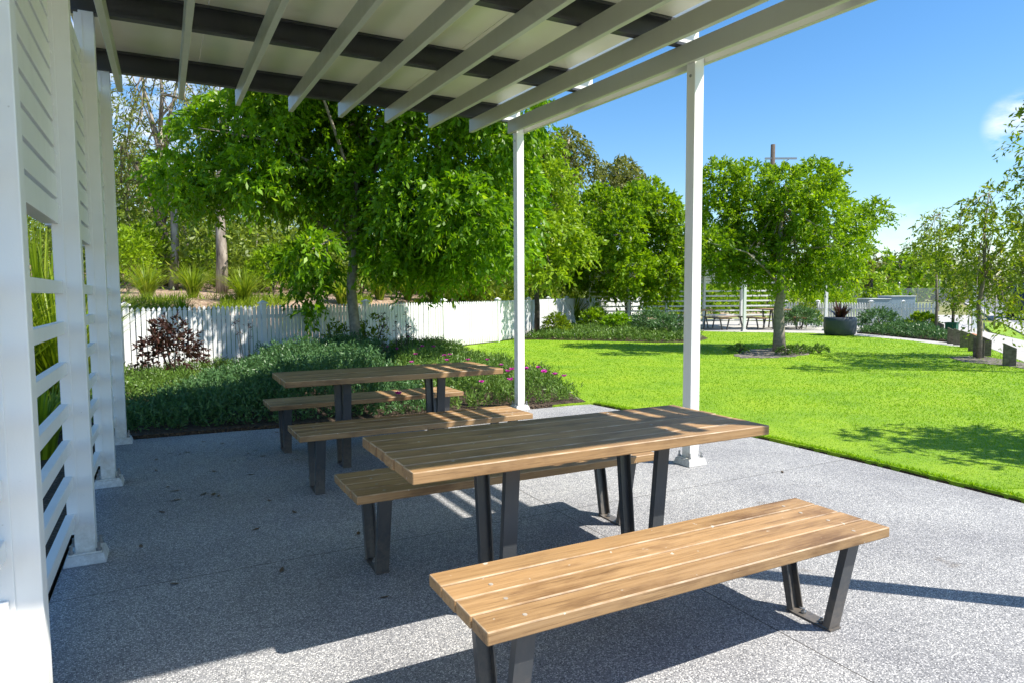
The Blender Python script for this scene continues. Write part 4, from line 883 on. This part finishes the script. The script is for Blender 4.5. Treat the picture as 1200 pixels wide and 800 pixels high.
o = leaf_mesh('lawn_grass', P, D, .034 * sz * np.clip(far_, .8, 1.3), .0062 * np.clip(far_, .8, 3), M['blade'], None, tn, rng=rng); tag(o, 'short bright green mown lawn blades beside the concrete', kind='stuff')
FL = 'fallen leaves on the concrete'
rl = random.Random(55)
edge_l = [(rl.uniform(160, 420), rl.uniform(505, 540)) for _ in range(15)] + [(rl.uniform(120, 330), rl.uniform(540, 690)) for _ in range(4)]
for k, (px, py) in enumerate(edge_l + [(183, 551), (250, 579), (256, 581), (238, 579), (205, 575), (251, 552), (205, 684), (330, 668), (420, 625), (275, 540), (190, 600), (345, 600), (560, 500), (702, 490), (917, 553), (300, 620), (165, 640), (450, 700)]):
    x, y, _ = gp(px, py); rr = random.Random(k); mb = MB(); L = rr.uniform(.022, .04); a = rr.uniform(0, 6.3); c, s_ = math.cos(a), math.sin(a)
    pts = [(-1, 0, .1), (-.3, .32, .0), (.4, .25, .05), (1, 0, .3), (.4, -.25, .1), (-.3, -.32, .15)]
    mb.add([(L * (u * c - v * s_), L * (u * s_ + v * c), .003 + L * .5 * w) for u, v, w in pts], [(0, 1, 2, 3, 4, 5)])
    lf = mb.build('fallen_leaf', M['litter']); lf.location = (x, y, 0.001); tag(lf, 'small curled brown leaf fallen on the shaded grey concrete', 'leaf', FL)

# ------------------------------------------------------------------ planter with bromeliad
pb = gp(984, 393.5); pl = tag(empty('planter', (pb[0], pb[1], .02)), 'large round dark slate planter pot at the lawn edge of the path', 'planter')
MB().lathe([(.40, .0), (.455, .05), (.485, .25), (.485, .45), (.47, .565), (.44, .575), (.425, .55), (.42, .49)], 40).build('pot', M['planter'], pl, smooth=True)
MB().lathe([(.42, .47), (.41, .50), (.1, .515)], 32).build('soil', M['soil'], pl)
pt = tussock('spiky maroon rosette plant growing in the round dark planter', None, (pb[0], pb[1], .5), .62, 60, 'lf_brom', .10, 81, 'bromeliad', 1.0)
# ------------------------------------------------------------------ angled timber bollards
def bollard_mesh():
    m = MB(); w, d = .10, .036
    m.add([(-w, -d, 0), (w, -d, 0), (w, d, 0), (-w, d, 0), (-w, -d, .43), (w, -d, .335), (w, d, .335), (-w, d, .43)], [(3, 2, 1, 0), (4, 5, 6, 7), (0, 1, 5, 4), (1, 2, 6, 5), (2, 3, 7, 6), (3, 0, 4, 7)])
    return m.build('bollard', M['weathered'], None, .006)
b0 = bollard_mesh()
for k, (px, py, s, lab) in enumerate([(1182.5, 430, 1.08, 'weathered slant-topped bollard standing alone past the young tree'), (1154.5, 418, 1.0, 'slant-topped bollard half hidden just past the young tree trunk'), (1146.5, 420, 1.05, 'slant-topped bollard pressed against the young tree trunk'), (1140.5, 412.5, 1.1, 'dark slant-topped bollard, first clear one before the young tree trunk'),
                                  (1130.5, 408, 1.0, 'slant-topped bollard second before the young tree trunk'), (1122.5, 405, 1.05, 'slant-topped bollard third before the young tree trunk'), (1115, 403.5, 1.1, 'paler brown slant-topped bollard in front of the green box'), (1101.5, 393.5, 1.05, 'slant-topped bollard set apart by the thin pale-stemmed tree')]):
    o = b0 if k == 0 else b0.copy()
    if k: COL.objects.link(o)
    x, y, _ = gp(px, py); o.location = (x, y, .02); o.scale = (1, 1, 1); o.rotation_euler = (0, 0, math.radians(-58 + random.uniform(-6, 6)))
    tag(o, lab, 'bollard', 'slant-topped timber bollards along the footpath')
# ------------------------------------------------------------------ small things far right
p = gp(1115, 391); gb = tag(empty('green_box', (p[0], p[1], .02), .3), 'square dark green box on the ground behind the bollards', 'box')
gm = simple('green_plastic', (.01, .10, .055), .45, .1)
gx = MB()
for sx in (-1, 1): gx.box(sx * .15 - .012, sx * .15 + .012, -.162, .162, 0, .34); gx.box(-.1375, .1375, sx * .15 - .012, sx * .15 + .012, 0, .34)
gx.build('wall', gm, gb, .005); rm = MB()
for sx in (-1, 1): rm.box(sx * .165 - .014, sx * .165 + .014, -.179, .179, .31, .355); rm.box(-.1505, .1505, sx * .165 - .014, sx * .165 + .014, .31, .355)
rm.build('rim', gm, gb, .004)
# pale see-through panel between thin posts
pp = at(1145, 393, 22.6); pn = tag(empty('mesh_panel', (float(pp[0]), float(pp[1]), .03), math.radians(-24)), 'tall pale see-through mesh panel on thin metal posts behind the young tree', 'panel')
for x in (-.30, -.19, .14, .24): MB().tube([(x, .02, 0), (x, .02, 1.55)], [.014, .014], 8).build('post', M['bolt'], pn)
m, t, b_ = mat('pale_mesh'); b_.inputs['Base Color'].default_value = (.62, .68, .70, 1); b_.inputs['Roughness'].default_value = .4; b_.inputs['Alpha'].default_value = .55
MB().box(-.185, .135, -.004, .004, .12, 1.55).build('mesh_sheet', m, pn)
rb = [gp(1131, 396)[:2], gp(1140, 394)[:2], gp(1150, 397)[:2], gp(1148, 400)[:2], gp(1138, 398)[:2]]
br = MB().prism(rb, 0, .09).build('brick_edging', simple('terracotta', (.42, .17, .07), .8, .25, 12)); tag(br, 'low orange brown brick edging at the foot of the pale mesh panel', 'edging')
# utility cabinet behind the fence
c0 = at(1037, 372, 28.5); cb = tag(empty('utility_cabinet', (float(c0[0]), float(c0[1]), 0), math.radians(-27)), 'low blue grey utility cabinet with a stepped lid behind the white pickets', 'cabinet')
cm = simple('blue_grey_steel', (.20, .27, .32), .5, .08, 3); cl = simple('pale_lid', (.6, .62, .62), .4, .06, 3)
MB().box(-.96, -.05, -.5, .5, 0, 1.09).build('body', cm, cb, .01); MB().box(-.048, .98, -.5, .5, 0, 1.19).build('body', cm, cb, .01)
MB().box(-.98, -.05, -.53, .53, 1.091, 1.12).build('lid', cl, cb, .005); MB().box(-.06, 1.0, -.53, .53, 1.191, 1.225).build('lid', cl, cb, .005)
# power pole, light pole and stakes
q = at(902, 350, 50); pp_ = tag(empty('power_pole', (float(q[0]), float(q[1]), 0)), 'timber power pole with one cross arm above the lawn tree', 'pole')
z_ = float(at(902, 172.5, 50)[2]); MB().tube([(0, 0, 0), (0, 0, z_)], [.22, .16], 12).build('pole', M['trunk_dark'], pp_, smooth=True)
am = MB(); mt = Matrix.Translation((.5, -.3, z_ - 1.02)) @ Matrix.Rotation(math.radians(-27), 4, 'Z'); am.obox(mt, 2.35, .12, .13); am.build('cross_arm', M['bolt'], pp_)
MB().tube([(.05, 0, z_ - 1.9), (1.1, -.55, z_ - 1.05)], [.025, .025], 6).build('brace', M['bolt'], pp_)
for (px, dp, h, lab) in ((1100, 47, 3.1, 'thin grey lamp pole left of the thin street tree, beyond the fence'), (1053, 44, 1.9, 'short grey post in the field behind the cabinet')):
    q = at(px, 355, dp); o = MB().tube([(0, 0, 0), (0, 0, h * .5), (0, 0, h)], [.06, .05, .045], 8).lathe([(.075, h), (.085, h + .06), (.03, h + .12)], 10).build('metal_pole', M['bolt']); o.location = (float(q[0]), float(q[1]), 0); tag(o, lab, 'pole', 'thin metal poles in the field')
for k, (px, dp, h, lab) in enumerate(((441, 17.5, .95, 'weathered stake nearest the weeping tree trunk, over the pickets'), (451, 17.8, .85, 'second weathered stake over the first sunlit bay'), (462, 18, .9, 'pale stake left of a sunlit fence post'), (513, 19.6, .8, 'short stake over the broad sunlit fence bay'), (520, 19.8, 1.0, 'pale stake beside the dangling twig'), (529, 20, 1.15, 'tall dark stake over the broad sunlit bay'))):
    q = at(px, 350, dp); o = MB().tube([(0, 0, 0), (.01, 0, h), (.01, 0, h + .03)], [.028, .026, .01], 7).build('wooden_stake', M['weathered'] if k % 2 else M['trunk']); o.location = (float(q[0]), float(q[1]), float(bank(q[0], q[1])) - .03); tag(o, lab, 'stake', 'timber stakes behind the picket fence')
# wire fence across the field
w0, w1 = at(985, 352, 60), at(1120, 352, 60); wf = tag(empty('wire_fence', (float(w0[0]), float(w0[1]), 0)), 'distant grey chain wire fence across the field', 'fence'); d_ = w1 - w0
m, t, b_ = mat('chain_wire'); b_.inputs['Base Color'].default_value = (.35, .38, .4, 1); b_.inputs['Alpha'].default_value = .22
for k in range(7):
    o_ = d_ * k / 6; MB().tube([(o_[0], o_[1], 0), (o_[0], o_[1], 1.75)], [.035, .035], 6).build('post', M['bolt'], wf)
n_ = np.array([-d_[1], d_[0], 0]); n_ = n_ / np.linalg.norm(n_) * .004
MB().add([(0, 0, .05), (d_[0], d_[1], .05), (d_[0], d_[1], 1.7), (0, 0, 1.7), tuple(n_ + (0, 0, .05)), tuple(n_ + d_ * (1, 1, 0) + (0, 0, .05)), tuple(n_ + d_ * (1, 1, 0) + (0, 0, 1.7)), tuple(n_ + (0, 0, 1.7))], [(0, 1, 2, 3), (7, 6, 5, 4), (0, 4, 5, 1), (3, 2, 6, 7)]).build('wire_mesh', m, wf)
# ------------------------------------------------------------------ parked car, seen from behind
q = np.array(along(14.0, 1.6)); ca = tag(empty('parked_car', (float(q[0]), float(q[1]), -.02), math.atan2(rd[1], rd[0])), 'dark blue parked four wheel drive seen from behind at the road edge', 'car')
cp = paint('car_paint', (.012, .018, .035), (.05, .05, .05), .15, .2); gl = simple('dark_glass', (.01, .012, .015), .08, .1); rub = simple('tyre_rubber', (.02, .02, .02), .8, .2)
prof = [(0, .45), (.02, .95), (.12, 1.12), (.30, 1.70), (.55, 1.78), (2.2, 1.74), (2.95, 1.18), (4.2, 1.02), (4.5, .85), (4.55, .42), (3.95, .36), (3.9, .62), (3.2, .62), (3.15, .36), (1.3, .36), (1.25, .62), (.55, .62), (.5, .40)]
V = []; hw = .92
for s in (-1, 1):
    for x, z in prof: V.append((x, s * (hw - (.16 if z > 1.3 else 0.0)), z))
n = len(prof); cb_ = MB().add(V, [tuple(range(n))[::-1], tuple(range(n, 2 * n))] + [(i, (i + 1) % n, n + (i + 1) % n, n + i) for i in range(n)]).build('body', cp, ca, .03)
MB().add([(.155, -.70, 1.16), (.155, .70, 1.16), (.288, .64, 1.62), (.288, -.64, 1.62), (.145, -.70, 1.163), (.145, .70, 1.163), (.276, .64, 1.623), (.276, -.64, 1.623)], [(0, 1, 2, 3), (4, 7, 6, 5), (0, 4, 5, 1), (2, 6, 7, 3), (1, 5, 6, 2), (0, 3, 7, 4)]).build('rear_window', gl, ca)
for s in (-1, 1):
    MB().add([(.45, s * .925, 1.15), (2.75, s * .925, 1.17), (2.2, s * .775, 1.62), (.55, s * .775, 1.64), (.45, s * .90, 1.15), (2.75, s * .90, 1.17), (2.2, s * .75, 1.62), (.55, s * .75, 1.64)], [(0, 1, 2, 3), (7, 6, 5, 4), (0, 4, 5, 1), (1, 5, 6, 2), (2, 6, 7, 3), (3, 7, 4, 0)]).build('side_window', gl, ca)
    MB().box(-.012, .06, s * .80 - .09, s * .80 + .09, .82, 1.06).build('tail_lamp', simple('red_lamp', (.35, .03, .02), .25, .1), ca, .01)
    for x in (.9, 3.55):
        wl_ = MB(); k = 24
        wl_.add([(x + .34 * math.cos(2 * PI * i / k), s * (.90 - w), .34 + .34 * math.sin(2 * PI * i / k)) for w in (0, .22) for i in range(k)], [tuple(range(k))[::-1], tuple(range(k, 2 * k))] + [(i, (i + 1) % k, k + (i + 1) % k, k + i) for i in range(k)])
        w_ = wl_.build('wheel', rub, ca); r_2 = MB(); r_2.add([(x + .20 * math.cos(2 * PI * i / k), s * (.912 - w), .34 + .20 * math.sin(2 * PI * i / k)) for w in (0, .02) for i in range(k)], [tuple(range(k))[::-1], tuple(range(k, 2 * k))] + [(i, (i + 1) % k, k + (i + 1) % k, k + i) for i in range(k)]); r_2.build('rim', M['bolt'], w_)
MB().box(-.05, .12, -.9, .9, .46, .66).build('bumper', rub, ca, .02)
bpy.context.view_layer.update()
